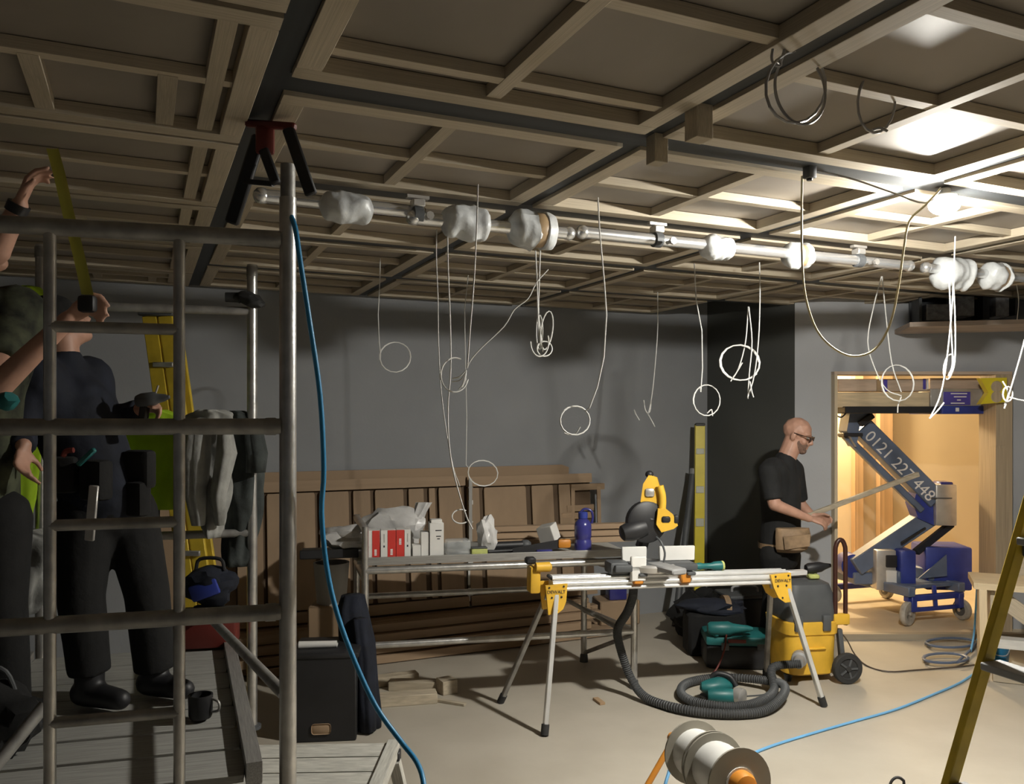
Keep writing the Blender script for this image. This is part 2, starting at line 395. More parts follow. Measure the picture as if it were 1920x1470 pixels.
# box bulkhead with services above the doorway wall, at the right
bk = struct(thing('trim_2', None, None, (4.1, 6.2, 2.5)))
piece('bulkhead_board', bk, P(1850, 612, 6.1), (1.15, .55, .035), m_plaster, RZ(-14))
piece('bulkhead_side', bk, P(1716, 590, 6.35), (.02, .35, .22), m_dkgrey, RZ(-14))
piece('bulkhead_back', bk, P(1850, 570, 6.44), (1.2, .02, .30), m_dkgrey)
for px, py, wx, hz_, mm in ((1755, 588, .22, .12, m_duct), (1800, 575, .13, .16, m_duct), (1838, 578, .05, .18, m_steelch), (1868, 574, .10, .17, m_duct), (1895, 570, .03, .19, m_dkgrey)):
    piece('service_duct', bk, P(px, py, 6.25), (wx, .16, hz_), mm)

# ================================================================== LAMP
BULB = P(1771, 370, 3.24)
lamp = thing('site_lamp', 'glowing bare site bulb hung under the ceiling channel on the right', 'lamp', BULB)
MB().lathe(BULB - V((0, 0, .060)), ZX, [(-.006, .006), (-.003, .026), (.006, .043), (.017, .053), (.028, .057)], 24).build('bulb', m_bulb, lamp)
MB().lathe(BULB - V((0, 0, .060)), ZX, [(.028, .057), (.040, .058), (.052, .054), (.060, .045)], 24).build('dimmed_bulb_top', m_bulb_dim, lamp)  # dimmed upper part, added so less light goes upward
MB().lathe(BULB, ZX, [(0, .020), (0, .046), (.006, .046), (.010, .03), (.012, .02)], 24).build('added_light_skirt', m_white, lamp)  # skirt added above the bulb to hold back upward light
_area = .0142
m_bulb_dim.node_tree.nodes['Principled BSDF'].inputs['Emission Strength'].default_value = 20.0
m_bulb.node_tree.nodes['Principled BSDF'].inputs['Emission Strength'].default_value = BULB_W / (math.pi * _area)
MB().lathe(BULB + V((0, 0, .008)), ZX, [(0, .019), (.004, .022), (.024, .022), (.028, .016)], 14).build('lamp_holder', m_white, lamp)

# corridor lamp, warm, out of view behind the left side of the doorway
cl = bpy.data.lights.new('corridor_lamp', 'POINT'); cl.energy = CORR_W; cl.color = (1.0, .76, .44); cl.shadow_soft_size = .12
clo = bpy.data.objects.new('corridor_lamp', cl); COL.objects.link(clo); clo.location = (3.08, 8.5, 2.1)

# ================================================================== LIGHTING TRUSS TUBES
RA, RZT = 3.135, 2.495
def rail_sb(px):
    k = (px - 960) / F                      # X = k*Y on the tube's line
    return (k * AX.y * RA - AX.x * RA) / (BX.x - k * BX.y)
def RP(px, dz=0.0, da=0.0): return AB(RA + da, rail_sb(px), RZT + dz)
def rail(x0, x1, label, dz=0.0, da=0.0):
    t = thing('lighting_tube', label, 'tube', RP((x0 + x1) / 2, dz, da), 'bright metal tubes under the ceiling')
    MB().tube([RP(x0, dz, da), RP(x1, dz, da)], .025, 14).build('tube', m_rail, t)
    for x in (x0, x1):
        MB().ell(RP(x, dz, da), (.031, .031, .031), sub=2).build('end_collar', m_rail, t)
    return t
rail(492, 790, 'bright metal ceiling tube nearest the scaffold tower', .02, .03)
rail(775, 1066, 'bright metal ceiling tube carrying the two brown-taped wraps', -.012)
rail(1092, 1704, 'long bright metal ceiling tube right of the brown-taped wrap')
rail(1736, 2100, 'bright metal ceiling tube leaving the frame at the right')
def clampx(px, label):
    c = RP(px); t = thing('tube_clamp', label, 'clamp', c)
    MB().lathe(c - BX * .018, BX, [(0, .034), (.036, .034)], 14).build('clamp_band', m_dkgrey, t)
    MB().box(c + V((0, 0, .045)), (.05, .05, .03), ROOM, .004).box(c + V((0, 0, .07)), (.09, .025, .012), ROOM).build('clamp_plate', m_silver, t)
    MB().lathe(c + BX * .02 + V((0, 0, -.02)) - AX * .05, -AX, [(0, .009), (.035, .009), (.036, .016), (.05, .016)], 8).build('wing_bolt', m_silver, t)
clampx(783, 'metal tube clamp at the left tube joint above the lowered work table')
clampx(1232, 'metal tube clamp midway along the long tube')
clampx(1610, 'metal tube clamp left of the yellowed hanging cable')
def wrap(px, L_, r, label, tape=None, sag=.0, rot=0):
    c = RP(px, -sag); t = thing('wrapped_light', label, 'wrapped light', c, 'bubble-wrapped lights on the ceiling tubes')
    mb = MB(); n = 26; rings = []
    for i in range(n + 1):
        u = i / n - .5
        prof = (1 - abs(2 * u) ** 5) ** .5 if abs(u) < .5 else 0
        prof = max(prof, .30); lump = 1 + .18 * noise.noise(V((px * .37, u * 6, 1.3)))
        waist = 1 - (.22 if tape is not None and abs(u - tape) < .09 else 0)
        rg = []
        for k in range(28):
            a = 2 * math.pi * k / 28
            q = r * prof * lump * waist * (1 + .22 * noise.noise(V((math.cos(a) * .9 + px, math.sin(a) * .9, u * 3.5))) + .11 * noise.noise(V((math.cos(a) * 2.6 + px, math.sin(a) * 2.6, u * 5))))
            rg.append(c + BX * (u * L_) + AX * (q * math.cos(a)) + ZX * (q * math.sin(a)))
        rings.append(rg)
    mb.rings(rings).build('bubble_wrap', m_bubble, t)
    if tape is not None:
        MB().lathe(c + BX * (tape * L_ - .022), BX, [(0, r * .86), (.006, r * .9), (.038, r * .9), (.044, r * .86)], 18).build('tape_band', m_tape, t)
    return t
wrap(650, .20, .058, 'bubble-wrapped light leftmost on the ceiling tubes, beside the tower post')
wrap(872, .205, .068, 'bubble-wrapped light with two long white cables hanging below it', sag=.012)
wrap(998, .215, .080, 'largest bubble-wrapped light, strapped with wide brown tape', .12, .012)
wrap(1346, .175, .056, 'smooth bubble-wrapped light right of the middle tube clamp', sag=.008)
wrap(1497, .165, .062, 'taped bubble-wrapped light behind the yellowed hanging cable', .05, .006)
wrap(1786, .24, .085, 'bulky bubble-wrapped light below the glowing bulb', sag=.02)
wrap(1868, .19, .072, 'taped bubble-wrapped light rightmost on the ceiling tubes', .08, .008)

# ================================================================== CABLES FROM THE CEILING
CG = 'white cables hanging from the ceiling'
def pts(lst, Y): return [P(q[0], q[1], q[2] if len(q) > 2 else Y) for q in lst]
def coil(cx, cy, rx, ry, Y, turns=2.0, a0=90, tilt=0, dep=.5, jit=.10, dirn=1, n=18):
    """points of a loose coil facing the room, its far side set back"""
    out = []; N_ = int(turns * n)
    for i in range(N_ + 1):
        a = R(a0) + dirn * 2 * math.pi * i / n
        j = 1 + jit * math.sin(i * .37 + cx)
        x, y = rx * j * math.cos(a), -ry * j * math.sin(a)
        ct, st_ = math.cos(R(tilt)), math.sin(R(tilt))
        out.append(P(cx + x * ct - y * st_, cy + x * st_ + y * ct, Y + dep * rx / F * Y * math.sin(a + 1.0)))
    return out
def cable(label, runs, r=.0028, material=None, group=CG, cat='cable', seg=6, name='hanging_cable'):
    mb = MB()
    for run in runs: mb.tube(run, r, seg, 4 if len(run) < 16 else 1)
    return tag(mb.build(name, material or m_white_cable), label, cat, group)
cable('thin white cable with a round coil, leftmost of the hanging cables', [pts([(713, 484), (712, 530), (709, 590), (711, 641)], 4.75) + coil(741, 667, 29, 28, 4.75, 2.1, 155, -20)])
cable('thin white cable falling beside the two-strand wrap to the timber boards', [pts([(819, 430), (818, 480), (821, 560), (822, 640), (826, 720), (834, 790), (848, 870), (862, 912)], 3.33)], r=.0022)
cable('thick white cable reaching down to the bags on the work table', [pts([(839, 428), (840, 500), (844, 600), (845, 690), (840, 760), (841, 820), (848, 875), (862, 930), (875, 970), (886, 992)], 3.31), coil(866, 968, 17, 13, 3.31, .7, 60)])
cable('white cable crossing the wrapped light to a tied knot of ends', [pts([(896, 345), (894, 420), (889, 520), (882, 610), (876, 690)], 3.17), coil(852, 700, 26, 32, 3.17, .8, 60), pts([(874, 694), (862, 706), (848, 710)], 3.17), pts([(874, 696), (864, 712), (847, 716)], 3.2), pts([(874, 696), (868, 720), (860, 730)], 3.15), pts([(874, 694), (872, 712), (866, 726)], 3.2)])
cable('thin white cable ending in a round coil before the brown boards', [pts([(878, 516), (871, 580), (873, 690), (875, 780), (874, 872)], 5.2) + coil(903, 886, 28, 24, 5.2, 1.9, 170, 10)])
cable('white cable slanting from the taped wrap down to the tied knot', [pts([(1028, 505), (1006, 530), (990, 560), (965, 580), (945, 612), (905, 650), (885, 672), (875, 690)], 3.45)])
cable('bundle of white cables tied in a tight bow under the taped wrap', [pts([(1004, 470), (1007, 530), (1009, 600), (1012, 650)], 3.45), pts([(1013, 470), (1011, 530), (1010, 590), (1018, 660)], 3.47), coil(1026, 620, 11, 36, 3.46, 1.2, 200, 8), coil(1010, 640, 17, 28, 3.43, .6, 180), coil(1020, 655, 14, 14, 3.45, 1.3, 90), coil(1012, 625, 6, 32, 3.47, 1.0, 90)])
cable('white cable bowing right with one open loop at its end', [pts([(1121, 370), (1124, 430), (1133, 530), (1137, 590), (1132, 670), (1120, 725), (1105, 765)], 3.34) + coil(1078, 786, 28, 27, 3.34, 1.3, 40), pts([(1058, 812), (1068, 815), (1080, 812), (1088, 800)], 3.34)], r=.0030)
cable('thin white cable ending in a short forked twist', [pts([(1233, 548), (1233, 620), (1227, 700), (1221, 750), (1215, 778)], 5.9), pts([(1207, 750), (1210, 768), (1216, 778), (1228, 800)], 5.9), pts([(1221, 752), (1219, 770), (1214, 776)], 5.9), pts([(1189, 768), (1192, 776), (1199, 788)], 5.9)], r=.004)
cable('white cable with a single wide loop above the tall yellow level', [pts([(1302, 494), (1305, 560), (1316, 620), (1317, 690), (1314, 735)], 4.8) + coil(1324, 748, 25, 29, 4.8, 1.25, 120, 0), pts([(1326, 775), (1334, 768), (1336, 780)], 4.8)], r=.0036)
cable('white cable wound in a large triple coil before the dark return wall', [pts([(1424, 492), (1425, 560), (1422, 640), (1414, 705), (1402, 745)], 4.75), pts([(1403, 575), (1398, 640), (1385, 690), (1370, 715)], 4.8), pts([(1404, 575), (1410, 640), (1405, 700), (1402, 748)], 4.78), coil(1388, 683, 37, 33, 4.75, 2.9, 20, 12), pts([(1392, 680), (1380, 700), (1374, 708)], 4.7), pts([(1406, 715), (1410, 735), (1413, 745)], 4.72)], r=.0036)
cable('white cable doubled back into a long oval coil before the doorway wall', [pts([(1653, 518), (1638, 575), (1627, 640), (1640, 690), (1662, 730), (1690, 742)], 5.0), pts([(1654, 518), (1661, 590), (1672, 680), (1690, 735)], 5.02), coil(1682, 715, 30, 34, 5.0, 1.9, 100, -15), pts([(1690, 744), (1684, 760), (1683, 774)], 5.0)], r=.0036)
cable('bundle of long white cables below the bulky wrap and the bulb', [pts([(1791, 443), (1786, 560), (1778, 650), (1770, 710), (1760, 750), (1743, 785)], 3.95), pts([(1780, 530), (1783, 610), (1786, 680), (1778, 705)], 4.0), pts([(1788, 530), (1791, 610), (1790, 680), (1780, 708)], 4.0), coil(1779, 690, 9, 24, 4.0, 1.6, 90, 10), pts([(1743, 785), (1758, 770), (1770, 755)], 3.95)], r=.0034)
cable('white cable crossing the right edge with a knotted end', [pts([(1950, 412), (1941, 520), (1927, 610), (1915, 660), (1900, 712), (1888, 752), (1883, 766)], 3.8), coil(1890, 738, 9, 14, 3.8, 1.7, 90), pts([(1880, 715), (1890, 735), (1884, 760)], 3.82), pts([(1893, 745), (1908, 749), (1924, 752)], 3.8)], r=.0034)
cable('short white cable hanging under the bulkhead at the right edge', [pts([(1906, 533), (1910, 565), (1907, 600)], 5.55)], r=.003)
cable('yellowed cable drooping in a deep swag from the socket to the bulb', [pts([(1504, 330), (1503, 400), (1504, 490), (1511, 560), (1532, 620), (1566, 655), (1602, 668), (1640, 655), (1668, 610), (1684, 540), (1694, 470), (1705, 415), (1736, 384), (1762, 356)], 3.02)], r=.0042, material=m_beige_cable, group=None)
cable('taut cable running straight from the channel socket to the bulb', [pts([(1535, 320), (1600, 336), (1670, 360), (1736, 381), (1764, 352)], 3.03)], r=.0036, material=m_grey_conduit, group=None)
cable('grey conduit hanging in two crossing rings near the top right', [pts([(1480, 0), (1477, 50), (1470, 95), (1463, 120)], 2.0) + coil(1492, 163, 56, 68, 2.0, 1.0, 140, 8, 1.6, 0.0), coil(1500, 168, 46, 66, 2.02, .75, 130, -12, 1.3, 0.0), pts([(1449, 92), (1447, 110), (1453, 122), (1464, 122), (1460, 108)], 1.98)], r=.0036, material=m_grey_conduit, group=None)
cable('grey conduit ring with a shiny connector, right of the double rings', [pts([(1640, 80), (1642, 110), (1646, 127)], 2.3) + coil(1645, 188, 35, 59, 2.3, 1.6, 85, 4, 1.4, .06), pts([(1636, 244), (1650, 240), (1664, 246)], 2.28)], r=.0036, material=m_grey_conduit, group=None)

sk = P(1518, 322, 2.98); so = thing('ceiling_socket', 'small grey socket box under the steel ceiling channel', 'socket', sk)
MB().box(sk, (.036, .036, .05), ROOM, .005, 2).build('socket_body', m_dkgrey, so)
MB().lathe(sk - V((0, 0, .032)), ZX, [(0, .010), (.01, .012)], 10).build('cable_gland', m_black, so)
MB().box(sk + V((0, 0, .03)), (.075, .05, .012), ROOM, .003).build('fixing_plate', m_steelch, so)
# ================================================================== SCAFFOLD TOWER (left foreground)
TR = V((-.675, 2.5, 0)); TU = V((-.966, -.259, 0)); TWD = .96; TB = V((-.64, 1.70, 0))
tower = thing('scaffold_tower', 'aluminium scaffold tower with ladder frame in the left foreground', 'scaffold', TR + TU * TWD / 2 + TB / 2)
def TP(t, k, z): return TR + TU * t + TB * k + ZX * z
POSTTOP = 2.36
for t in (0, TWD):
    for k in (0, 1):
        top = POSTTOP if k == 0 else 2.30 + (.22 if t else .17)
        p = MB().tube([TP(t, k, .13), TP(t, k, top)], .0254, 16).build('post', m_alu, tower)
        if k == 0:
            MB().tube([TP(t, k, top), TP(t, k, top + .10)], .0225, 14).build('spigot', m_alu_dull, p)
        else:
            MB().lathe(TP(t, k, top - .06), ZX, [(0, .028), (.05, .028)], 14).build('spigot_collar', m_alu_dull, p)
        mb = MB().tube([TP(t, k, .02), TP(t, k, .14)], .016, 10)
        for q in range(6): mb.lathe(TP(t, k, .04 + q * .014), ZX, [(0, .017), (.004, .021), (.008, .017)], 10)
        ft = mb.lathe(TP(t, k, 0), ZX, [(0, .05), (.012, .05), (.02, .02)], 14).build('adjustable_foot', m_alu_dull, tower)
        MB().lathe(TP(t, k, .125), ZX, [(0, .045), (.016, .045), (.02, .03)], 12).build('leg_nut', m_dkgrey, ft)
S1, S2 = .306, .646
for k in (0, 1):
    for z in (2.235, 1.672, 1.115, .56):
        if k == 1 and z < .6: continue
        r = .0245 if (k == 0) else .021
        MB().tube([TP(.02, k, z), TP(TWD - .02, k, z)], r, 14).build('rail', m_alu_dull, tower)
    if k == 0:
        for t in (S1, S2): MB().tube([TP(t, 0, .30), TP(t, 0, 2.235)], .0165, 12).build('ladder_stile', m_alu, tower)
        for z in (1.955, 1.395, .84, .42):
            MB().tube([TP(S1, 0, z), TP(S2, 0, z)], .0165, 12).build('ladder_rung', m_alu_dull, tower)
        for z in (1.672, 1.115): MB().lathe(TP(.035, 0, z), TU, [(0, .027), (.03, .0265)], 14).build('weld_collar', m_alu_dull, tower)
# diagonal braces and platform
MB().tube([P(386, 1150, 3.95), P(534, 1303, 2.54)], .019, 12).build('brace', m_alu_dull, tower)
MB().tube([P(-60, 1500, 2.32), P(84, 1322, 2.5)], .019, 12).build('brace', m_alu_dull, tower)
DE0, DE1 = V((-.807, 2.60, .58)), V((-1.39, 4.07, .58)); DD = DE1 - DE0
nb = 7
for i in range(nb):
    a = DE0 + DD * (i / nb); b = DE0 + DD * ((i + 1) / nb); c = (a + b) / 2 + TU * .44 - ZX * .012
    piece('deck_board', tower, c, (.84, DD.length / nb - (.012 if i != 1 else .035), .024), m_deck, Matrix((TU, TU.cross(-ZX), -ZX)).transposed())
beam_piece('deck_side_rail', tower, DE0 + ZX * .005, DE1 + ZX * .005, .05, .07, m_alu_dull)
beam_piece('deck_side_rail', tower, DE0 + TU * .88, DE1 + TU * .88, .05, .07, m_alu_dull)
MB().box(DE0 + DD * .08 - ZX * .05 + V((.01, 0, 0)), (.05, .09, .06), RZ(15), .006).build('deck_hook', m_alu_dull, tower)

# clamp hooked over the top of the right front post
pcx = P(508, 250, 2.47); pc_ = thing('pole_clamp', 'red and black splayed clamp on top of the tower post', 'clamp', pcx)
MB().beam(P(462, 231, 2.5), P(554, 238, 2.44), .022, .022, bev=.005).build('red_bar', m_redplastic, pc_, label='dark red bar across the top')
MB().box(P(497, 263, 2.48), (.055, .03, .085), RZ(15), .01, 2).build('clamp_body', m_redplastic, pc_)
MB().beam(P(486, 255, 2.49), P(434, 420, 2.52), .02, .042, V((1, 0, 0)), .006).build('clamp_arm', m_black, pc_)
MB().beam(P(494, 280, 2.47), P(518, 345, 2.45), .02, .030, V((1, 0, 0)), .005).build('clamp_arm', m_black, pc_)
MB().beam(P(540, 240, 2.44), P(584, 366, 2.42), .016, .036, V((1, 0, 0)), .005).build('clamp_arm', m_black, pc_)
MB().beam(P(458, 340, 2.5), P(512, 345, 2.46), .012, .014).build('clamp_stay', m_black, pc_)

# black grip on the rear rail
g = P(470, 562, 4.17); gt = thing('grip_cover', 'black rubber cover on the rear tower rail end', 'cover', g)
MB().ell(g, (.075, .055, .035), Matrix.Rotation(R(18), 3, 'Y'), 3, .25).build('rubber_cover', m_rubber, gt)
MB().lathe(g - V((.12, .02, -.01)), V((1, .2, 0)), [(0, .024), (.06, .026), (.07, .03)], 12).build('cover_neck', m_rubber, gt)

# ------------------------------------------------------------------ clothes hung on the tower
def garment(name, label, cat, secs, Y, material, fold=.10, nf=6, seed=0, thick=.05, group=None):
    """secs: (px_center, py, half width px); a hung garment lofted with folds"""
    t = thing(name, label, cat, P(secs[0][0], secs[0][1], Y), group)
    ss = crm([V((s[0], s[1], s[2])) for s in secs], 5)
    MB().loft([(P(s.x, s.y, Y), max(s.z, 2) / F * Y, thick * (1 + .25 * math.sin(i * .8 + seed))) for i, s in enumerate(ss)], 56, fold, nf, seed).build('cloth', material, t, sharp=0)
    return t
g1 = garment('fleece_jacket', 'light grey fleece jacket hanging from the rear tower rail', 'jacket', [(398, 768, 20), (394, 782, 42), (390, 830, 40), (396, 900, 34), (399, 960, 26), (402, 1006, 12)], 4.12, m_greyfab, .13, 5, 1.0, .06)
MB().loft([(P(372, 790, 4.05), .055, .04), (P(368, 860, 4.03), .06, .045), (P(366, 930, 4.05), .05, .04), (P(372, 985, 4.06), .03, .03)], 24, .1, 5).build('sleeve', m_greyfab, g1, sharp=0)
MB().loft([(P(421, 800, 4.02), .03, .03), (P(424, 850, 4.0), .045, .04), (P(408, 930, 4.02), .035, .03), (P(412, 985, 4.05), .02, .02)], 24, .1, 4).build('sleeve', m_greyfab, g1, sharp=0)
g2 = garment('dark_coat', 'dark green-grey coat hanging beside the light grey fleece', 'jacket', [(446, 770, 10), (455, 785, 28), (456, 850, 34), (455, 930, 36), (450, 1010, 30), (446, 1060, 24)], 4.22, m_dkfab, .12, 5, 2.0, .06)
MB().loft([(P(472, 800, 4.15), .045, .04), (P(480, 850, 4.12), .05, .045), (P(478, 886, 4.14), .045, .04)], 24, .1, 5).build('sleeve', m_dkfab, g2, sharp=0)
g3 = garment('hi_vis_vest', 'lime hi-vis vest hanging behind the person in dark clothes', 'vest', [(292, 768, 20), (285, 785, 50), (288, 840, 48), (292, 900, 42), (300, 955, 34)], 4.28, m_hivis, .07, 5, .6, .04)
MB().loft([(P(268, 768, 4.24), .04, .02), (P(258, 778, 4.22), .05, .03)], 18, .05, 4).build('shoulder_strap', m_hivis, g3)
g4 = garment('hi_vis_coat', 'long lime hi-vis coat hanging at the left rear tower post', 'jacket', [(60, 538, 12), (58, 560, 26), (48, 640, 34), (44, 740, 36), (42, 830, 34), (40, 920, 26), (38, 985, 18), (36, 1008, 8)], 3.86, m_hivis, .08, 5, .2, .05)

# folded yellow step ladder behind the tower
lt = thing('yellow_ladder', 'folded yellow fibreglass ladder leaning behind the scaffold tower', 'ladder', V((-1.75, 4.6, 0)))
l0, l1 = P(296, 592, 4.55), P(372, 1160, 4.40)
for dx, dy in ((-.045, 0), (.043, 0), (-.03, .07), (.055, .07)):
    o_ = V((dx, dy, 0)); MB().beam(l0 + o_, V((l1.x, l1.y, 0)) + o_ + V((.1, 0, 0)), .078, .026, V((0, 1, 0)), .004).build('stile', m_fibre, lt)
for i in range(6):
    f = .12 + i * .15; c = l0.lerp(V((l1.x + .1, l1.y, 0)), f)
    MB().box(c, (.11, .06, .028), None, .003).build('tread', m_alu_dull, lt)
MB().box(l0 + V((0, .03, .012)), (.19, .14, .03), None, .006).build('top_cap', m_dkgrey, lt)

# things on the deck behind the ladder frame
tb = PF(394, 1208, .592); tb.z = .592
t = thing('toolbox', 'dark red toolbox on the far end of the tower deck', 'toolbox', tb)
MB().box(tb + V((0, 0, .075)), (.26, .17, .15), RZ(12), .012, 2).build('body', m_redplastic, t)
MB().box(tb + V((0, 0, .158)), (.265, .175, .02), RZ(12), .008).build('lid', m_black, t)
MB().tube([tb + V((-.08, 0, .165)), tb + V((-.06, 0, .185)), tb + V((.06, 0, .185)), tb + V((.08, 0, .165))], .008, 8, 3).build('handle', m_black, t)
bg = tb + V((0, .0, .29)); t = thing('tool_bag', 'blue and black tool bag on the dark red toolbox', 'bag', bg)
MB().ell(bg + V((.0, 0, 0)), (.125, .085, .095), RZ(10), 3, .35).build('bag_body', m_navy, t)
MB().box(bg + V((0, -.075, -.01)), (.14, .03, .08), Matrix.Rotation(R(-20), 3, 'Y'), .012, 2).build('pocket', m_blue, t)
MB().tube([bg + V((-.07, 0, .07)), bg + V((-.05, 0, .125)), bg + V((.05, 0, .125)), bg + V((.07, 0, .07))], .009, 8, 4).build('bag_handle', m_black, t)
mg = PF(376, 1345, .592); t = thing('metal_mug', 'small dark metal cup standing on the tower deck', 'cup', mg)
MB().lathe(mg, ZX, [(0, .038), (.01, .042), (.085, .044), (.085, .038), (.012, .036)], 18).build('cup_body', m_black, t)
MB().tube([mg + V((.04, 0, .07)), mg + V((.07, -.01, .06)), mg + V((.07, -.01, .03)), mg + V((.04, 0, .02))], .005, 8, 4).build('handle', m_alu_dull, t)
bk_ = P(10, 1390, 2.78); bk_.z = .592
t = thing('holdall', 'dark holdall lying on the tower deck at the left edge', 'bag', bk_)
MB().ell(bk_ + V((.02, -.06, .12)), (.13, .10, .13), None, 3, .4).build('bag_body', m_blackfab, t)
MB().tube([bk_ + V((-.06, -.06, .22)), bk_ + V((-.02, -.08, .29)), bk_ + V((.05, -.08, .28)), bk_ + V((.08, -.06, .18))], .008, 8, 4).build('bag_handle', m_dkgrey, t)
garment('dust_sheet', 'crumpled pale dust sheet hanging low at the left edge', 'cloth', [(50, 995, 20), (45, 1015, 52), (38, 1060, 50), (40, 1105, 46), (35, 1150, 30)], 3.55, m_greyfab, .16, 6, 2.2, .06)

# ================================================================== PEOPLE
def grow(name, caps, material, parent, vox=.011, it=4, ells=()):
    mb = MB()
    for c in caps: mb.cap(*c)
    for e in ells: mb.ell(*e)
    return mb.build(name, material, parent, vox=vox, it=it)
def hand_caps(wr, d, pn, thumb, curl=.35, s=1.0, spread=.010):
    """caps of a hand: wrist point, pointing direction, palm normal, thumb side"""
    d, th, n = V(d).normalized(), V(thumb).normalized(), V(pn).normalized()
    out = []; kn = wr + d * .085 * s
    for i, (ln, off) in enumerate(((.072, .030), (.080, .010), (.074, -.010), (.058, -.028))):
        b = wr + d * .03 * s + th * off * .6 * s; k = kn + th * off * s
        out.append((b, k, .0125 * s, .0105 * s))
        cv = curl * (1 + .15 * i)
        d1 = (d * math.cos(cv) + n * math.sin(cv)); d2 = (d * math.cos(cv * 2.1) + n * math.sin(cv * 2.1))
        m = k + d1 * ln * .5 * s; out.append((k, m, .0098 * s, .0085 * s)); out.append((m, m + d2 * ln * .5 * s, .0085 * s, .0068 * s))
    tb_ = wr + d * .028 * s + th * .026 * s; tm = tb_ + (d * .6 + th * .7 + n * .35).normalized() * .042 * s
    out.append((wr + th * .008 * s, tb_, .0155 * s, .0125 * s)); out.append((tb_, tm, .0125 * s, .0105 * s))
    out.append((tm, tm + (d * .85 + th * .2 + n * .45).normalized() * .034 * s, .0105 * s, .0085 * s))
    return out
def head_parts(c, fwd, up, s=1.0):
    """ellipsoids and caps of a head looking along fwd"""
    f = V(fwd).normalized(); u = V(up); u = (u - f * u.dot(f)).normalized(); r = f.cross(u)
    rot = Matrix((f, r, u)).transposed()
    def q(a, b, h): return c + (f * a + r * b + u * h) * s
    E = [(q(-.010, 0, .030), (.098 * s, .077 * s, .088 * s), rot), (q(.025, 0, -.045), (.066 * s, .056 * s, .072 * s), rot),
         (q(.060, 0, -.092), (.030 * s, .032 * s, .024 * s), rot), (q(.066, 0, .022), (.026 * s, .055 * s, .013 * s), rot),
         (q(-.005, .078, -.012), (.020 * s, .009 * s, .032 * s), rot), (q(-.005, -.078, -.012), (.020 * s, .009 * s, .032 * s), rot),
         (q(.082, 0, -.058), (.014 * s, .026 * s, .008 * s), rot), (q(.080, 0, -.070), (.015 * s, .023 * s, .008 * s), rot),
         (q(.060, .036, -.030), (.026 * s, .024 * s, .022 * s), rot), (q(.060, -.036, -.030), (.026 * s, .024 * s, .022 * s), rot)]
    Cp = [(q(.084, 0, .012), q(.106, 0, -.030), .0095 * s, .0145 * s), (q(.094, .012, -.034), q(.094, -.012, -.034), .010 * s, .010 * s)]
    return E, Cp, q, rot

# ---- person A: standing worker beside the yellow vacuum, carrying a batten
Y0 = 5.85
def U(px, py, dy=0.0): return P(px, py, Y0 + dy)
FA = U(1462, 1254); FA.z = 0
pa = thing('person', 'person in charcoal tee and tool belt beside the yellow vacuum, carrying a batten', 'person', FA)
hc = U(1495, 815); fw = V((.80, -.50, -.30))
E, Cp, q, hrot = head_parts(hc, fw, ZX, 1.04)
nsh, fsh = U(1441, 884, -.17), U(1488, 880, .17)
chest = U(1462, 905); belly = U(1464, 975); pelv = U(1462, 1032)
nel, nwr = U(1452, 946, -.22), U(1517, 972, -.20)
fel, fwr = U(1500, 945, .20), U(1524, 968, .10)
hipn, hipf = U(1452, 1042, -.06), U(1474, 1040, .12)
ftn, ftf = V((U(1440, 1254, -.0).x, Y0 + .02, 0)), V((U(1466, 1250, .22).x, Y0 + .24, 0))
knn, knf = V((hipn.x + .01, Y0 - .02, .46)), V((hipf.x + .03, Y0 + .18, .46))
body = list(Cp)
body += [(U(1472, 866), hc - ZX * .03 - V(fw) * .02, .066, .066), (chest, U(1472, 866), .09, .066), (nsh, fsh, .060, .060), (chest, belly, .125, .118), (belly, pelv, .118, .125),
         (nsh, nel, .052, .043), (nel, nwr, .043, .027), (fsh, fel, .052, .043), (fel, fwr, .043, .027)]
body += [(hipn, knn, .085, .058), (knn, ftn + ZX * .09, .056, .042), (hipf, knf, .085, .058), (knf, ftf + ZX * .09, .056, .042)]
body += hand_caps(nwr, V((.93, -.05, -.25)), V((-.1, .5, -.85)), V((.25, .85, .45)), .42)
body += hand_caps(fwr, V((.9, -.3, -.1)), V((0, -.6, -.8)), V((.3, -.6, .7)), .9)
bod = grow('body', body, m_skin, pa, .0068, 3, E)
grow('stubble', [], m_stubble, bod, .006, 3, [(q(.027, 0, -.052), (.0712, .0615, .0715), hrot), (q(.061, 0, -.093), (.034, .0365, .028), hrot)])
for sd in (-1, 1):
    MB().ell(q(.079, sd * .031, .002), (.010, .013, .0095), hrot).build('eye', m_whitepaint, bod)
gl = MB()
for sd in (-1, 1):
    gl.box(q(.101, sd * .034, .0), (.006, .052, .030), hrot, .002)
gl.beam(q(.10, -.06, .012), q(.10, .06, .012), .007, .007)
for sd in (-1, 1): gl.beam(q(.10, sd * .064, .01), q(-.005, sd * .083, .012), .006, .006)
gl.build('safety_glasses', m_glass_dark, pa)
tee = [(chest, belly, .142, .136, 18), (belly, U(1463, 1022), .136, .140, 18), (nsh, fsh, .074, .074), (chest, U(1472, 864), .12, .078),
       (nsh, nsh.lerp(nel, .86), .074, .062, 14, True, False), (fsh, fsh.lerp(fel, .9), .074, .062, 14, True, False),
       (nsh.lerp(fsh, .2), belly, .10, .10), (nsh.lerp(fsh, .8), belly, .10, .10)]
grow('t_shirt', tee, m_tee, pa, .010, 4)
trs = [(U(1463, 1024), U(1463, 1040), .138, .135, 18), (hipn, knn, .105, .080), (knn, ftn + ZX * .07, .078, .070, 14, True, False),
       (hipf, knf, .105, .080), (knf, ftf + ZX * .07, .078, .070, 14, True, False)]
grow('trousers', trs, m_blackfab, pa, .012, 4)
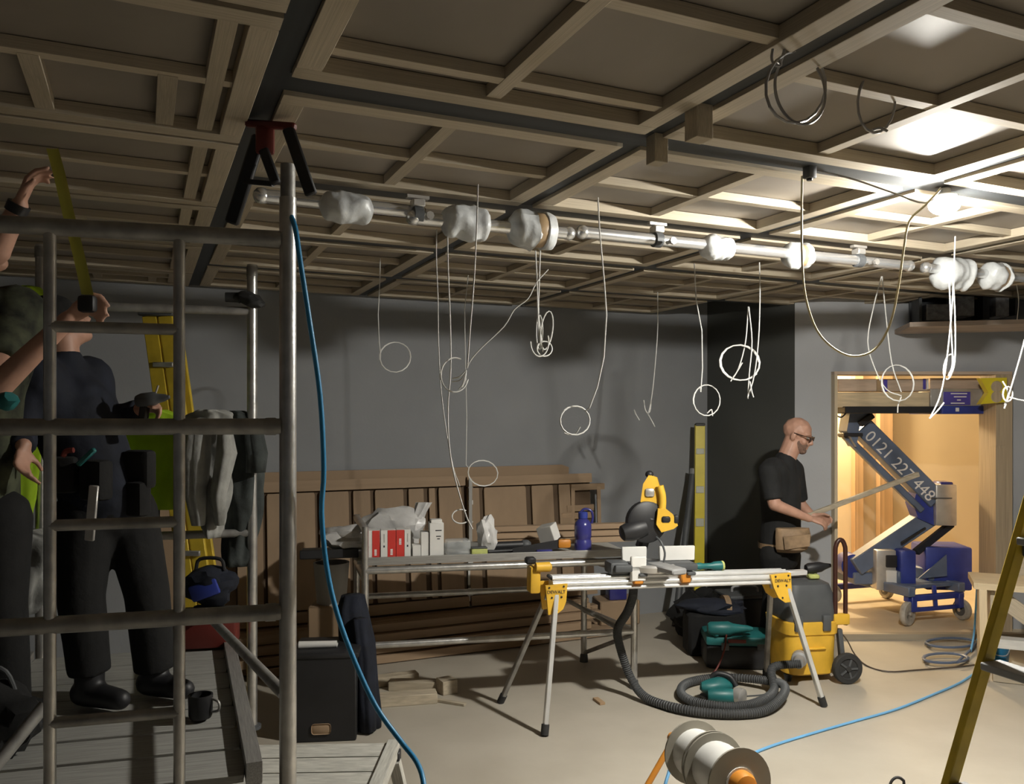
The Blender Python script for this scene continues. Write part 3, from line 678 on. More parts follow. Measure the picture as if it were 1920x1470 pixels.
for f_ in (ftn, ftf):
    d_ = V((.92, -.38, 0))
    grow('boot', [(f_ + ZX * .05 - d_ * .03, f_ + d_ * .15 + ZX * .04, .05, .038), (f_ + ZX * .05, f_ + ZX * .12, .05, .052)], m_black, pa, .010, 3)
MB().lathe(U(1463, 1022), ZX, [(-.02, .150), (.02, .152)], 28, cap=False).build('belt', m_leather, pa)
pch = U(1486, 1012, -.16)
pp_ = MB().loft([(pch + V((0, 0, .08)), .115, .05), (pch + V((0, -.02, .02)), .12, .065), (pch + V((-.01, -.02, -.06)), .105, .06), (pch + V((-.02, 0, -.085)), .08, .04)], 24, .05, 4).build('tool_pouch', m_leather, pa)
MB().prism([pch + V((-.09, -.075, .03)), pch + V((.09, -.08, .05)), pch + V((.085, -.08, -.03)), pch + V((-.08, -.075, -.055))], V((0, -.012, 0))).build('pouch_flap', m_leather, pp_)
bt0, bt1 = U(1478, 981, .06), U(1722, 889, .28)
tag(MB().beam(bt0 - (bt1 - bt0) * .03, bt1, .028, .034, bev=.003).build('timber_batten', m_pine), 'long pale batten held by the person in the charcoal tee', 'batten')

# ---- person B: dark clothed worker standing on the tower deck
def W(px, py, Y=3.25): return P(px, py, Y)
FB = W(215, 1316, 3.25); FB.z = .592
pb = thing('person', 'person in dark navy clothes and tool vest standing on the tower deck', 'person', FB)
hb = W(114, 606, 3.20); E, Cp, q2, hr2 = head_parts(hb, V((.55, .55, .45)), ZX, .92)
sl, sr = W(70, 706, 3.08), W(165, 712, 3.32); ch2 = W(132, 765, 3.22); be2 = W(172, 870, 3.24); pe2 = W(196, 940, 3.25)
er, wr2 = W(206, 792, 3.36), W(262, 768, 3.24)
el_, wl = W(38, 800, 3.02), W(44, 835, 2.90)
h1, h2 = W(160, 962, 3.20), W(240, 958, 3.32)
k1, k2 = W(152, 1120, 3.16), W(276, 1112, 3.28)
a1_, a2_ = W(168, 1262, 3.18), W(290, 1256, 3.30)
b_ = list(Cp) + [(ch2, W(120, 662, 3.2), .10, .055), (W(120, 662, 3.2), hb - ZX * .03, .056, .058), (sl, sr, .062, .062), (ch2, be2, .14, .13), (be2, pe2, .13, .135),
      (sr, er, .052, .043), (er, wr2, .042, .028), (sl, el_, .052, .043), (el_, wl, .042, .028), (h1, k1, .085, .058), (k1, a1_, .056, .042), (h2, k2, .085, .058), (k2, a2_, .056, .042)]
b_ += hand_caps(wr2, V((.9, -.3, .1)), V((-.2, -.3, -.9)), V((.3, -.8, .4)), .7)
b_ += hand_caps(wl, V((.2, -.5, -.85)), V((.8, .2, -.2)), V((.2, .8, -.3)), .5)
bodb = grow('body', b_, m_skin, pb, .0095, 3, E)
grow('hair', [], m_blackfab, bodb, .010, 3, [(q2(-.022, 0, .040), (.100, .080, .088), hr2)])
grow('jacket', [(sl, sr, .078, .078), (ch2, be2, .158, .15, 18), (be2, pe2, .15, .155, 18), (sr, er, .072, .060), (er, wr2, .058, .045, 14, True, False), (sl, el_, .072, .06), (el_, wl, .058, .045, 14, True, False),
                (ch2, W(122, 680, 3.2), .13, .07), (sr, be2, .10, .10), (sl, be2, .10, .10)], m_navy, pb, .012, 4)
grow('trousers', [(pe2, W(198, 955, 3.26), .15, .145, 18), (h1, k1, .112, .086), (k1, a1_, .086, .078, 14, True, False), (h2, k2, .112, .086), (k2, a2_, .086, .078, 14, True, False)], m_blackfab, pb, .012, 4)
for a_, tx in ((a1_, .85), (a2_, .8)):
    f_ = V((a_.x, a_.y, .592)); d_ = V((tx, -.3, 0)).normalized()
    grow('boot', [(f_ + ZX * .05 - d_ * .03, f_ + d_ * .15 + ZX * .042, .052, .04), (f_ + ZX * .05, f_ + ZX * .13, .052, .056)], m_black, pb, .011, 3)
for px, py, YY, s_ in ((262, 880, 3.22, 1.0), (255, 935, 3.2, .9), (120, 890, 3.08, .9), (180, 900, 3.06, 1.0)):
    c_ = W(px, py, YY); MB().box(c_, (.11 * s_, .07, .15 * s_), RZ(random.uniform(-25, 25)), .018, 2).build('pouch', m_blackfab, pb)
MB().box(W(172, 962, 2.99), (.034, .012, .20), Matrix.Rotation(R(5), 3, 'Y'), .003).build('steel_rule', m_silver, pb, label='pale steel rule hanging from the belt')
MB().beam(W(146, 872, 3.0), W(178, 842, 3.0), .018, .018, bev=.004).build('pliers_handle', m_teal, pb)
MB().tube([W(118, 856, 3.0), W(124, 846, 3.0), W(138, 844, 3.0)], .010, 8, 4).build('pliers_grip', m_redplastic, pb)
dr_ = W(282, 752, 3.18); t = thing('cordless_driver', 'grey cordless driver held out by the person in dark clothes', 'drill', dr_)
MB().lathe(dr_ - V((.05, 0, 0)), V((1, -.1, .12)), [(0, .022), (.02, .028), (.07, .028), (.08, .02), (.11, .014), (.13, .006)], 14).build('motor_housing', m_dkgrey, t)
MB().beam(dr_ + V((-.02, 0, -.01)), dr_ + V((-.03, 0, -.09)), .03, .034, V((1, 0, 0)), .008).build('handle', m_black, t)
MB().box(dr_ + V((-.03, 0, -.105)), (.075, .05, .04), None, .008).build('battery', m_navy, t)
MB().tube([dr_ + V((.02, .0, .03)), dr_ + V((.03, 0, .06))], .004, 8).build('bit', m_silver, t)

# ---- person C: at the left edge, both arms up, holding a tape measure to the ceiling
FC = V((-2.10, 3.0, .592))
pcn = thing('person', 'person at the left edge with raised arms stretching a tape measure', 'person', FC)
hC = P(-62, 470, 2.95); E, Cp, q3, hr3 = head_parts(hC, V((.75, .3, .55)), ZX)
sR, sL = P(30, 590, 2.95), P(-150, 560, 2.78); c3 = P(-50, 690, 2.9); b3 = P(-60, 850, 2.9); p3 = P(-62, 960, 2.9)
eR, wR = P(-22, 742, 2.66), P(128, 598, 2.66)
eL, wL = P(-6, 470, 2.62), P(36, 386, 2.60)
bb = list(Cp) + [(c3, P(-58, 560, 2.92), .10, .055), (P(-58, 560, 2.92), hC - ZX * .04, .056, .06), (sR, sL, .06, .06), (c3, b3, .14, .13), (b3, p3, .13, .135), (sR, eR, .054, .045), (eR, wR, .045, .028), (sL, eL, .054, .042), (eL, wL, .040, .028)]
for sx in (-.11, .11):
    hh = p3 + V((sx, 0, -.02)); kk = V((hh.x + .02, 2.88, 1.05)); aa = V((hh.x, 2.95, .69)); bb += [(hh, kk, .085, .058), (kk, aa, .056, .042)]
bb += hand_caps(wR, V((.80, -.05, .55)), V((.5, .3, -.8)), V((.2, -.3, .9)), .75, 1.0)
bb += hand_caps(wL, V((.42, -.05, .90)), V((.85, .1, -.4)), V((.3, -.85, .1)), .45, 1.0)
grow('body', bb, m_skin, pcn, .0075, 3, E)
grow('shirt', [(sR, sL, .085, .08), (c3, b3, .165, .16, 18), (b3, p3, .16, .165, 18), (sR, sR.lerp(eR, .62), .085, .076, 14, True, False), (sL, sL.lerp(eL, .55), .08, .07, 14, True, False), (c3, P(-58, 590, 2.92), .13, .07), (sR, b3, .11, .11), (P(55, 630, 3.0), P(20, 640, 2.98), .055, .09)], m_green_cam, pcn, .012, 4)
tl = [(p3, p3 - ZX * .04, .16, .155, 18)]
for sx in (-.11, .11):
    hh = p3 + V((sx, 0, -.02)); kk = V((hh.x + .02, 2.88, 1.05)); aa = V((hh.x, 2.95, .69)); tl += [(hh, kk, .11, .085), (kk, aa, .085, .078)]
    grow('boot', [(aa - ZX * .05, V((aa.x + .13, 2.88, .632)), .05, .04), (aa - ZX * .05, aa + ZX * .03, .05, .055)], m_black, pcn, .011, 3)
grow('trousers', tl, m_blackfab, pcn, .012, 4)
MB().lathe(wL + V((-.012, 0, -.02)), (wL - eL), [(0, .033), (.03, .034)], 16).build('wrist_band', m_black, pcn)
MB().ell(P(12, 752, 2.62), (.035, .03, .03), None, 2, .3).build('elbow_pad', m_teal, pcn)
tpt = [P(98, 278, 2.58), P(112, 330, 2.585), P(128, 400, 2.60), P(148, 480, 2.62), P(164, 552, 2.63)]
t = thing('tape_measure', 'yellow tape measure stretched between the raised hands at the left', 'tape measure', tpt[-1])
mbt = MB(); cc = crm(tpt, 4)
for sgn in (0,):
    rings = []
    for i, p in enumerate(cc):
        w_ = .019; rings.append([p + V((-w_, 0, .0)), p + V((-w_ * .4, .006, 0)), p + V((w_ * .4, .006, 0)), p + V((w_, 0, 0)), p + V((w_ * .4, .0075, 0)), p + V((-w_ * .4, .0075, 0))])
    mbt.rings(rings)
mbt.build('tape_blade', m_tapey, t)
MB().box(tpt[-1] + V((.0, .0, -.03)), (.055, .036, .055), None, .012, 2).build('tape_case', m_black, t)

# blue air hose falling from the top rail of the tower to the floor
hp = [(540, 395, 2.5), (553, 425, 2.47), (563, 490, 2.46), (580, 600, 2.47), (600, 740, 2.49), (607, 880, 2.5), (603, 960, 2.52), (612, 1060, 2.52), (632, 1150, 2.5), (665, 1240, 2.48), (705, 1325, 2.46), (750, 1388, 2.43), (782, 1430, 2.38), (795, 1475, 2.32), (798, 1560, 2.25)]
cable('blue hose falling from the scaffold tower rail to the floor', [[P(*h) for h in hp]], r=.0078, material=m_blue_hose, group=None, cat='hose', seg=10, name='air_hose')
# ================================================================== STORED PANELS AGAINST THE BACK WALL
def BWP(px, z, off=0.0):
    """point on a plane parallel to the back wall, off metres in front of it, at image column px"""
    k = (px - 960) / F; sa = A_BACK - off
    sb = (k * AX.y * sa - AX.x * sa) / (BX.x - k * BX.y); return AB(sa, sb, z)
def bw_sb(px, off):
    k = (px - 960) / F; sa = A_BACK - off
    return (k * AX.y * sa - AX.x * sa) / (BX.x - k * BX.y)
stk = MB()
for k, (z, d0, d1, x0, x1) in enumerate(((.035, .10, .52, 470, 1150), (.10, .12, .50, 440, 1120), (.165, .10, .46, 480, 1135), (.225, .14, .42, 430, 1110))):
    sb0, sb1 = bw_sb(x0, d1), bw_sb(x1, d1)
    nb_ = 4
    for j in range(nb_):
        sa = A_BACK - d0 - (d1 - d0) * (j + .5) / nb_
        b = thing('timber_length', '%s length in the %s layer of the timber stack under the leaning panels' % (('rear', 'second', 'third', 'front')[j], ('bottom', 'second', 'third', 'top')[k]), 'timber', AB(sa, (sb0 + sb1) / 2, z), 'timber stack under the leaning panels')
        piece('timber', b, AB(sa, (sb0 + sb1) / 2 + random.uniform(-.06, .06), z), (sb1 - sb0, (d1 - d0) / nb_ - .008, .055), m_mdf, ROOM)
def lean_panel(x0, x1, z0, z1, off, lean, label, boards, rail_h=.075):
    """a framed board panel leaning on the wall: backing darkened as gap shade, top and bottom rails, separate upright boards"""
    sb0, sb1 = bw_sb(x0, off), bw_sb(x1, off)
    t = thing('leaning_panel', label, 'panel', AB(A_BACK - off - lean / 2, (sb0 + sb1) / 2, z0))
    dirz = V((0, 0, z1 - z0)) + AX * lean; dz = dirz.normalized(); H = dirz.length
    nrm = BX.cross(dz) * -1; nrm = -AX if nrm.dot(AX) > 0 else nrm
    nrm = (dz.cross(BX)).normalized(); nrm = nrm if nrm.dot(AX) < 0 else -nrm
    rot = Matrix((BX, -nrm, dz)).transposed()
    base = AB(A_BACK - off - lean, 0, z0)
    def at(sb, h, n): return base + BX * sb + dz * h + nrm * n
    piece('backing', t, at((sb0 + sb1) / 2, H / 2, 0), (sb1 - sb0, .012, H), m_mdf_shade, rot)
    piece('rail', t, at((sb0 + sb1) / 2, H - rail_h / 2, .03), (sb1 - sb0, .036, rail_h), m_mdf, rot)
    piece('rail', t, at((sb0 + sb1) / 2, rail_h / 2, .03), (sb1 - sb0, .036, rail_h), m_mdf, rot)
    for (p0, p1) in boards:
        s0, s1 = bw_sb(p0, off + .04), bw_sb(p1, off + .04)
        piece('upright_board', t, at((s0 + s1) / 2, H / 2, .020 + random.uniform(0, .008)), (H - rail_h * 2 - .02, s1 - s0, .022), m_mdf, rot @ Matrix.Rotation(R(-90), 3, 'Y') @ Matrix.Rotation(R(90), 3, 'X'))
    return t
# tall plain sheet behind, then two framed panels
t = thing('mdf_sheet', 'plain brown sheet standing tallest behind the leaning panels', 'board', BWP(770, .25, .03))
sb0, sb1 = bw_sb(300, .03), bw_sb(1065, .03)
piece('sheet', t, AB(A_BACK - .035, (sb0 + sb1) / 2, .78), (sb1 - sb0, .02, 1.06), m_mdf, ROOM)
lean_panel(440, 868, .265, 1.245, .075, .10, 'framed brown panel leaning on the wall, left of the white strip', [(444, 492), (500, 590), (599, 653), (662, 694), (703, 756), (766, 794), (804, 815), (822, 864)])
lean_panel(872, 1104, .265, 1.235, .075, .10, 'framed brown panel leaning on the wall, right of the white strip', [(876, 898), (907, 985), (996, 1036), (1047, 1068)])
t = thing('white_strip', 'narrow white strip upright on the leaning panels', 'strip', BWP(882, .3, .22))
for z0, z1 in ((1.14, 1.22), (.92, 1.06), (.78, .90), (.42, .60), (.30, .40)):
    piece('strip_section', t, BWP(882, (z0 + z1) / 2, .195 - .1 * (z0 - .2)), (.04, .012, z1 - z0), m_white, ROOM)
piece('strip_core', t, BWP(882, .74, .165), (.026, .01, .98), m_cardgrey, ROOM)
t = thing('offcut_frame', 'small brown offcut frame at the right end of the leaning panels', 'offcut', BWP(1120, .9, .12))
for px0, px1, z in ((1070, 1132, 1.13), (1062, 1112, .96), (1052, 1112, .90)):
    a_, b_ = BWP(px0, z, .13), BWP(px1, z, .13); beam_piece('offcut_rail', t, a_, b_, .03, .05, m_mdf)
beam_piece('offcut_rail', t, BWP(1124, .70, .13), BWP(1122, 1.13, .13), .03, .05, m_mdf)
beam_piece('offcut_rail', t, BWP(1074, .70, .13), BWP(1074, 1.13, .13), .03, .04, m_mdf)

# ================================================================== LOW ALUMINIUM WORK PLATFORM WITH ITS LOAD
FLc, FRc, RLc, RRc = V((-.86, 4.86, 0)), V((.765, 5.20, 0)), V((-1.02, 5.45, 0)), V((.50, 5.77, 0))
ux = (FRc - FLc).normalized(); uy = (RLc - FLc); uy = (uy - ux * uy.dot(ux)).normalized()
TZ = .86
wt = thing('work_platform', 'low aluminium scaffold platform used as a work table in the middle', 'table', (FLc + RRc) / 2)
rotp = Matrix((ux, uy, ZX)).transposed()
for c_, zt in ((FLc, 1.06), (RLc, 1.06), (FRc, TZ - .02), (RRc, TZ - .02)):
    p = MB().tube([c_ + ZX * .05, c_ + ZX * zt], .021, 12).build('post', m_alu, wt)
    MB().lathe(c_, ZX, [(0, .030), (.05, .026), (.06, .02)], 12).build('rubber_foot', m_dkgrey, p)
for a_, b_, z in ((FLc, FRc, .80), (RLc, RRc, .80), (FLc, FRc, .36), (RLc, RRc, .52), (FLc, RLc, .36), (FRc, RRc, .36), (FLc, RLc, .75), (FRc, RRc, .72), (FLc, RLc, 1.04)):
    MB().tube([a_ + ZX * z, b_ + ZX * z], .0225 if z > .7 else .020, 12).build('rail', m_alu, wt)
MB().tube([FRc + ZX * .34, RRc + ZX * .06], .014, 10).build('brace', m_alu_dull, wt)
MB().tube([FRc.lerp(FLc, .04) + ZX * .36, RRc.lerp(RLc, .22) + ZX * .56], .014, 10).build('brace', m_alu_dull, wt)
mid = (FLc + FRc + RLc + RRc) / 4
piece('platform_board', wt, mid + ZX * (TZ - .012), ((FRc - FLc).length + .0, .60, .024), m_deck, rotp)
beam_piece('toe_edge', wt, FLc - uy * .005 + ZX * (TZ - .006), FRc - uy * .005 + ZX * (TZ - .006), .02, .045, m_alu_dull)
def TT(px, dy):
    """point on the platform top at image column px, dy metres behind its front edge"""
    k = (px - 960) / F; o = FLc + uy * dy
    s = (k * o.y - o.x) / (ux.x - k * ux.y); p = o + ux * s; p.z = TZ; return p
def px_w(p): return F / p.y
def carton(px0, px1, h, dy, label, parts, turn=0, mat0=None, grp=None, lid=False):
    p0, p1 = TT(px0, dy), TT(px1, dy); c = (p0 + p1) / 2; wdt = (p1 - p0).length
    rot = RZ(math.degrees(math.atan2(ux.y, ux.x)) + turn); t = thing('carton', label, 'box', c, grp)
    dpt = .085
    MB().box(c + uy * (dpt / 2) + ZX * h / 2, (wdt, dpt, h), rot, .0015).build('carton_body', mat0 or m_white, t)
    for (f0, f1, mm, nm) in parts:
        MB().box(c + rot @ V((wdt * ((f0 + f1) / 2 - .5), -.0015, h / 2)), (wdt * (f1 - f0), .003, h * .985), rot).build(nm, mm, t)
    return t, c, rot, wdt
hg = .172
for (a, b, lab, pr) in ((684, 712, 'red and white carton at the left end of the row on the work table', [(.0, .47, m_white, 'white_side'), (.5, 1.0, m_red, 'red_face')]),
                        (714, 742, 'red and white carton second from the left on the work table', [(.0, .44, m_white, 'white_side'), (.46, 1.0, m_red, 'red_face')]),
                        (743, 770, 'carton with the red face left and white side right', [(.0, .55, m_red, 'red_face'), (.58, 1.0, m_white, 'white_side')])):
    t, c, rot, wd_ = carton(a, b, hg, .02, lab, pr)
    f = .72 if pr[0][2] is m_white else .27
    g_ = .22 if pr[0][2] is m_white else .78
    for i_ in range(4):
        MB().box(c + rot @ V((wd_ * (f - .5), -.0034, hg * (.16 + .055 * i_ + (0.35 if f < .5 else 0)))), (wd_ * .16, .001, .007), rot).build('print', m_whiteprint, t)
    MB().box(c + rot @ V((wd_ * (g_ - .5), -.0034, hg * .44)), (wd_ * .10, .001, .012), rot).build('print', m_print, t)
    MB().box(c + rot @ V((wd_ * (g_ - .5), -.0034, hg * .72)), (wd_ * .07, .001, .05), rot).build('print', m_cardgrey, t)
carton(774, 789, .075, .02, 'smallest plain white carton, right of the red cartons', [(0, 1, m_white, 'front')])
carton(790, 804, .15, .04, 'narrow pale grey carton on the work table', [(0, 1, m_white, 'front')])
t, c, rot, wd_ = carton(806, 832, .205, .03, 'tallest white carton on the work table, with dark print', [(0, 1, m_white, 'front')])
MB().box(c + uy * .04 + ZX * .214, (wd_ * .8, .06, .02), rot, .002).build('carton_flap', m_white, t)
for z_, w_ in ((.16, .45), (.125, .35), (.11, .2)):
    MB().box(c + rot @ V((wd_ * .12, -.0034, z_)), (wd_ * w_, .001, .006), rot).build('print', m_print, t)
# plastic bags, glove bag, clear tub, sponge
def blob_thing(name, label, cat, c, rads, material, nz=.4, rot=None, sub=3, pname='bag_body', extra=None):
    t = thing(name, label, cat, c - ZX * rads[2] * .9); MB().ell(c, rads, rot, sub, nz).build(pname, material, t); return t
bg1 = TT(738, .36) + ZX * .13
t = blob_thing('plastic_bag', 'milky plastic bag puffed up behind the red cartons', 'bag', bg1, (.20, .13, .135), m_bag, .35)
MB().loft([(bg1 + V((.13, 0, .06)), .05, .03), (bg1 + V((.165, 0, .11)), .035, .02), (bg1 + V((.19, 0, .17)), .045, .01)], 20, .2, 5).build('bag_corner', m_bag, t)
bg2 = TT(652, .22) + ZX * .10
t = blob_thing('plastic_bag', 'milky plastic bag flopped over the left end of the platform', 'bag', bg2, (.16, .12, .075), m_bag, .5)
MB().loft([(bg2 + V((.06, -.02, .03)), .08, .03), (bg2 + V((.12, -.02, .065)), .05, .02), (bg2 + V((.17, -.02, .06)), .02, .01)], 18, .2, 5).build('bag_fold', m_bag, t)
tr = TT(618, .25); t = thing('tool_tray', 'dark tray under the milky bag at the left end', 'tray', tr + ZX * .0)
MB().box(tr + ZX * .012, (.34, .30, .024), rotp, .006).build('tray_base', m_dkgrey, t)
MB().box(tr + ZX * .03 - uy * .15, (.34, .012, .05), rotp, .003).build('tray_edge', m_black, t)
tu = TT(858, .08); t = thing('clear_tub', 'clear plastic tub of small fittings beside the tall white carton', 'tub', tu)
MB().box(tu + ZX * .05, (.15, .12, .095), rotp, .015, 2).build('tub_wall', m_clear, t)
for i_ in range(7): MB().ell(tu + V((random.uniform(-.05, .05), random.uniform(-.03, .03), random.uniform(.02, .08))), (.022, .018, .018), None, 1, .3).build('fitting', random.choice([m_grey, m_duct, m_jug, m_dkgrey]), t)
bg3 = TT(912, .12) + ZX * .105
t = blob_thing('plastic_bag', 'white plastic bag standing upright beside the clear tub', 'bag', bg3, (.062, .055, .115), m_bag, .45)
sp = TT(898, .03) + ZX * .024; t = thing('sponge', 'pale lime sponge in front of the upright white bag', 'sponge', sp)
MB().box(sp, (.10, .06, .045), rotp, .01, 2).build('sponge_body', m_lime, t)
MB().box(sp + ZX * .026, (.098, .058, .008), rotp, .003).build('scrub_pad', m_dkgrey, t)
# dark hand tools
tool = TT(950, .10) + ZX * .02; t = thing('pry_bar', 'black pry bar lying on the work table', 'tool', tool)
MB().tube([TT(915, .08) + ZX * .014, TT(960, .10) + ZX * .014, TT(1000, .10) + ZX * .014, TT(1030, .10) + ZX * .03], .011, 10, 3).build('bar', m_black, t)
MB().beam(TT(1020, .10) + ZX * .026, TT(1036, .10) + ZX * .05, .03, .01).build('claw', m_black, t)
t = thing('grinder', 'black angle grinder on the work table beside the lime sponge', 'tool', TT(945, .2))
a_, b_ = TT(925, .16) + ZX * .035, TT(985, .18) + ZX * .035
MB().tube([a_, b_], .026, 14).build('grip', m_black, t); MB().ell(b_, (.04, .035, .032)).build('gear_head', m_dkgrey, t)
MB().lathe(b_ + ux * .03 - ZX * .02, ZX, [(-.004, .055), (.004, .055)], 22).build('disc', m_grey, t)
t = thing('hand_saw', 'black bladed handsaw with an orange grip lying on the table', 'saw', TT(1010, .06))
s0_, s1_ = TT(962, .05) + ZX * .008, TT(1050, .07) + ZX * .05
MB().beam(s0_, s1_, .004, .055, ZX).build('blade', m_black, t)
MB().box(TT(1058, .07) + ZX * .05, (.085, .03, .055), rotp, .014, 2).build('grip', m_orange, t, label='orange grip')
MB().box(TT(1020, .05) + ZX * .011, (.10, .05, .02), rotp, .006).build('navy_guard', m_jug, t)
wb = TT(1028, .2) + ZX * .10; t = thing('carton', 'grey and white carton tilted on its corner on the table', 'box', wb - ZX * .08)
rt = rotp @ Matrix.Rotation(R(-18), 3, 'Y') @ RZ(-38)
MB().box(wb, (.10, .10, .105), rt, .002).build('carton_body', m_cardgrey, t)
MB().box(wb + rt @ V((.0512, 0, 0)), (.002, .097, .10), rt).build('white_face', m_white, t)
jg = TT(1093, .10); t = thing('water_jug', 'blue-purple plastic water jug on the work table', 'jug', jg)
MB().lathe(jg, ZX, [(0, .045), (.008, .054), (.06, .054), (.066, .050), (.078, .050), (.084, .054), (.155, .054), (.175, .050), (.19, .036), (.205, .024)], 24).build('jug_body', m_jug, t)
MB().lathe(jg + ZX * .203, ZX, [(0, .030), (.035, .030), (.04, .022)], 20).build('jug_lid', m_blue, t)
MB().tube([jg + V((-.02, 0, .235)), jg + V((.01, 0, .26)), jg + V((.05, 0, .25)), jg + V((.062, 0, .21)), jg + V((.055, 0, .17))], .008, 10, 4).build('carry_loop', m_jug, t)
for k, (z, y_, x0, x1) in enumerate(((.018, .42, 925, 1185), (.018, .50, 930, 1190), (.058, .44, 920, 1188), (.058, .52, 940, 1192), (.100, .47, 915, 1186))):
    p0, p1 = TT(x0, y_) + ZX * z, TT(x1, y_) + ZX * z
    t = thing('table_batten', ('front batten of the bottom layer', 'rear batten of the bottom layer', 'front batten of the middle layer', 'rear batten of the middle layer', 'single top batten')[k] + ' along the back of the work table', 'batten', (p0 + p1) / 2, 'battens along the back of the work table')
    beam_piece('batten', t, p0, p1, .07, .034, m_mdf)
bl = V((.68, 5.75, .065)); t = thing('navy_box', 'small navy box on the floor under the work platform', 'box', bl - ZX * .065)
MB().box(P(1150, 1140, 6.3), (.15, .12, .10), rotp, .012, 2).build('box_body', m_jug, t)
MB().box(P(1150, 1128, 6.3), (.155, .125, .018), rotp, .006).build('box_lid', m_navy, t)
t.location = (P(1150, 1140, 6.3).x, 6.3, 0)
MB().box((P(1150, 1140, 6.3).x, 6.35, .10), (.34, .26, .2), rotp, .01).build('pallet_block', m_mdf, t)

# ================================================================== SAW STAND AND MITRE SAW
SLp, SRp = V((.245, 4.66, .755)), V((1.600, 4.96, .735))
sx = (SRp - SLp).normalized(); sy = ZX.cross(sx).normalized(); rots = Matrix((sx, sy, sx.cross(sy))).transposed()
ss = thing('saw_stand', 'yellow and aluminium folding saw stand in the middle of the floor', 'saw stand', (SLp + SRp) / 2 - ZX * .74)
bL, bR = SLp - sx * .03, SRp + sx * .17
bm_ = MB()
for (dy, dz, w_, h_) in ((0, 0, .085, .05), (0, .035, .075, .022), (.034, .045, .014, .02)):
    bm_.beam(bL + sy * dy + ZX * dz, SRp + sx * .03 + sy * dy + ZX * dz, w_, h_, ZX, .003)
for dy, dz, r_ in ((-.036, .046, .010), (-.046, .018, .012), (-.046, -.012, .011), (-.010, .050, .008)):
    bm_.tube([bL + sy * dy + ZX * dz, SRp + sx * .03 + sy * dy + ZX * dz], r_, 12)
bm_.build('beam', m_alu_bright, ss)
MB().beam(SRp + sx * .02 + ZX * .03, bR + ZX * .035, .05, .028, ZX, .003).build('extension_arm', m_alu_bright, ss)
feet = {'a': (PF(1021, 1380), SLp - sx * .01), 'b': (PF(938, 1318), SLp - sx * .02), 'c': (PF(1545, 1325), SRp + sx * .01), 'd': (PF(1436, 1268), SRp - sx * .03)}
for k_, (ft_, top_) in feet.items():
    front = k_ in 'ac'; o_ = sy * (-.055 if front else .045) - ZX * .02
    p0 = top_ + o_; dirn = (p0 - ft_).normalized()
    lg = MB().beam(ft_ + dirn * .03, p0, .034, .026, sx, .004).build('leg', m_alu_bright if front else m_alu_dull, ss)
    MB().tube([ft_ + ZX * .004, ft_ + dirn * .06], .022, 12).build('rubber_foot', m_rubber, lg)
for base, sg in ((SLp, -1), (SRp, 1)):
    f_ = base - sy * .075 - ZX * (.062 if sg < 0 else .038) - sx * (.022 if sg < 0 else .036)
    def bp(x, z): return f_ + sx * x + ZX * z
    if sg < 0: prof = [(-.055, .075), (.07, .085), (.062, -.015), (.045, -.055), (.015, -.078), (-.04, -.085)]
    else: prof = [(-.065, .075), (.065, .085), (.075, -.085), (.03, -.09), (-.015, -.06), (-.045, .0)]
    br = MB().prism([bp(*q_) for q_ in prof], sy * .018).build('bracket', m_yellow, ss, smooth=False)
    MB().prism([bp(*q_) + sy * .13 for q_ in prof], sy * .018).build('bracket', m_yellow, ss, smooth=False)
    for (x, z) in ((-.035, .065), (.048, .07), (-.02, .01), (.035, .012), (.01, -.06)):
        MB().lathe(bp(x, z) - sy * .001, -sy, [(0, .006), (.004, .005)], 8).build('bolt', m_black, br)
    text('lettering', 'DEWALT', .026, bp(.005 if sg < 0 else .012, .040) - sy * .0022, sx, ZX, m_print, br)
    if sg < 0:
        MB().box(bp(.005, .042) - sy * .0004, (.112, .0012, .036), rots).build('name_plate', m_yellow, br)
# work stop at the left end
wsp = SLp - sx * .115 + sy * .05 + ZX * .06 
MB().box(wsp - ZX * .03, (.06, .10, .15), rots, .012, 2).build('end_support', m_yellow, ss, label='yellow and black end support')
MB().lathe(wsp + ZX * .045 + sx * .05 - sy * .05, sx, [(-.055, .018), (-.05, .026), (.03, .028), (.04, .016)], 14).build('clamp_knob', m_yellow, ss)
MB().box(wsp + ZX * .075 - sx * .02, (.06, .05, .04), rots, .01).build('clamp_knob', m_black, ss)
MB().beam(wsp + sx * .06 - sy * .07 + ZX * .005, wsp + sx * .10 - sy * .08 - ZX * .025, .02, .02, ZX, .005).build('release_lever', m_black, ss)
def SP(px, dz, dy=0.0):
    k = (px - 960) / F; o = SLp + sy * dy
    s = (k * o.y - o.x) / (sx.x - k * sx.y); return o + sx * s + ZX * dz
for px in (1195, 1284):
    MB().box(SP(px, .035, -.055), (.062, .05, .06), rots, .008).build('mount_clamp', m_orange, ss)
    MB().box(SP(px, .062), (.05, .20, .018), rots, .004).build('mount_bar', m_dkgrey, ss)
MB().box(SP(1318, .07, .05), (.05, .04, .02), rots, .004).build('stop_block', m_dkgrey, ss)
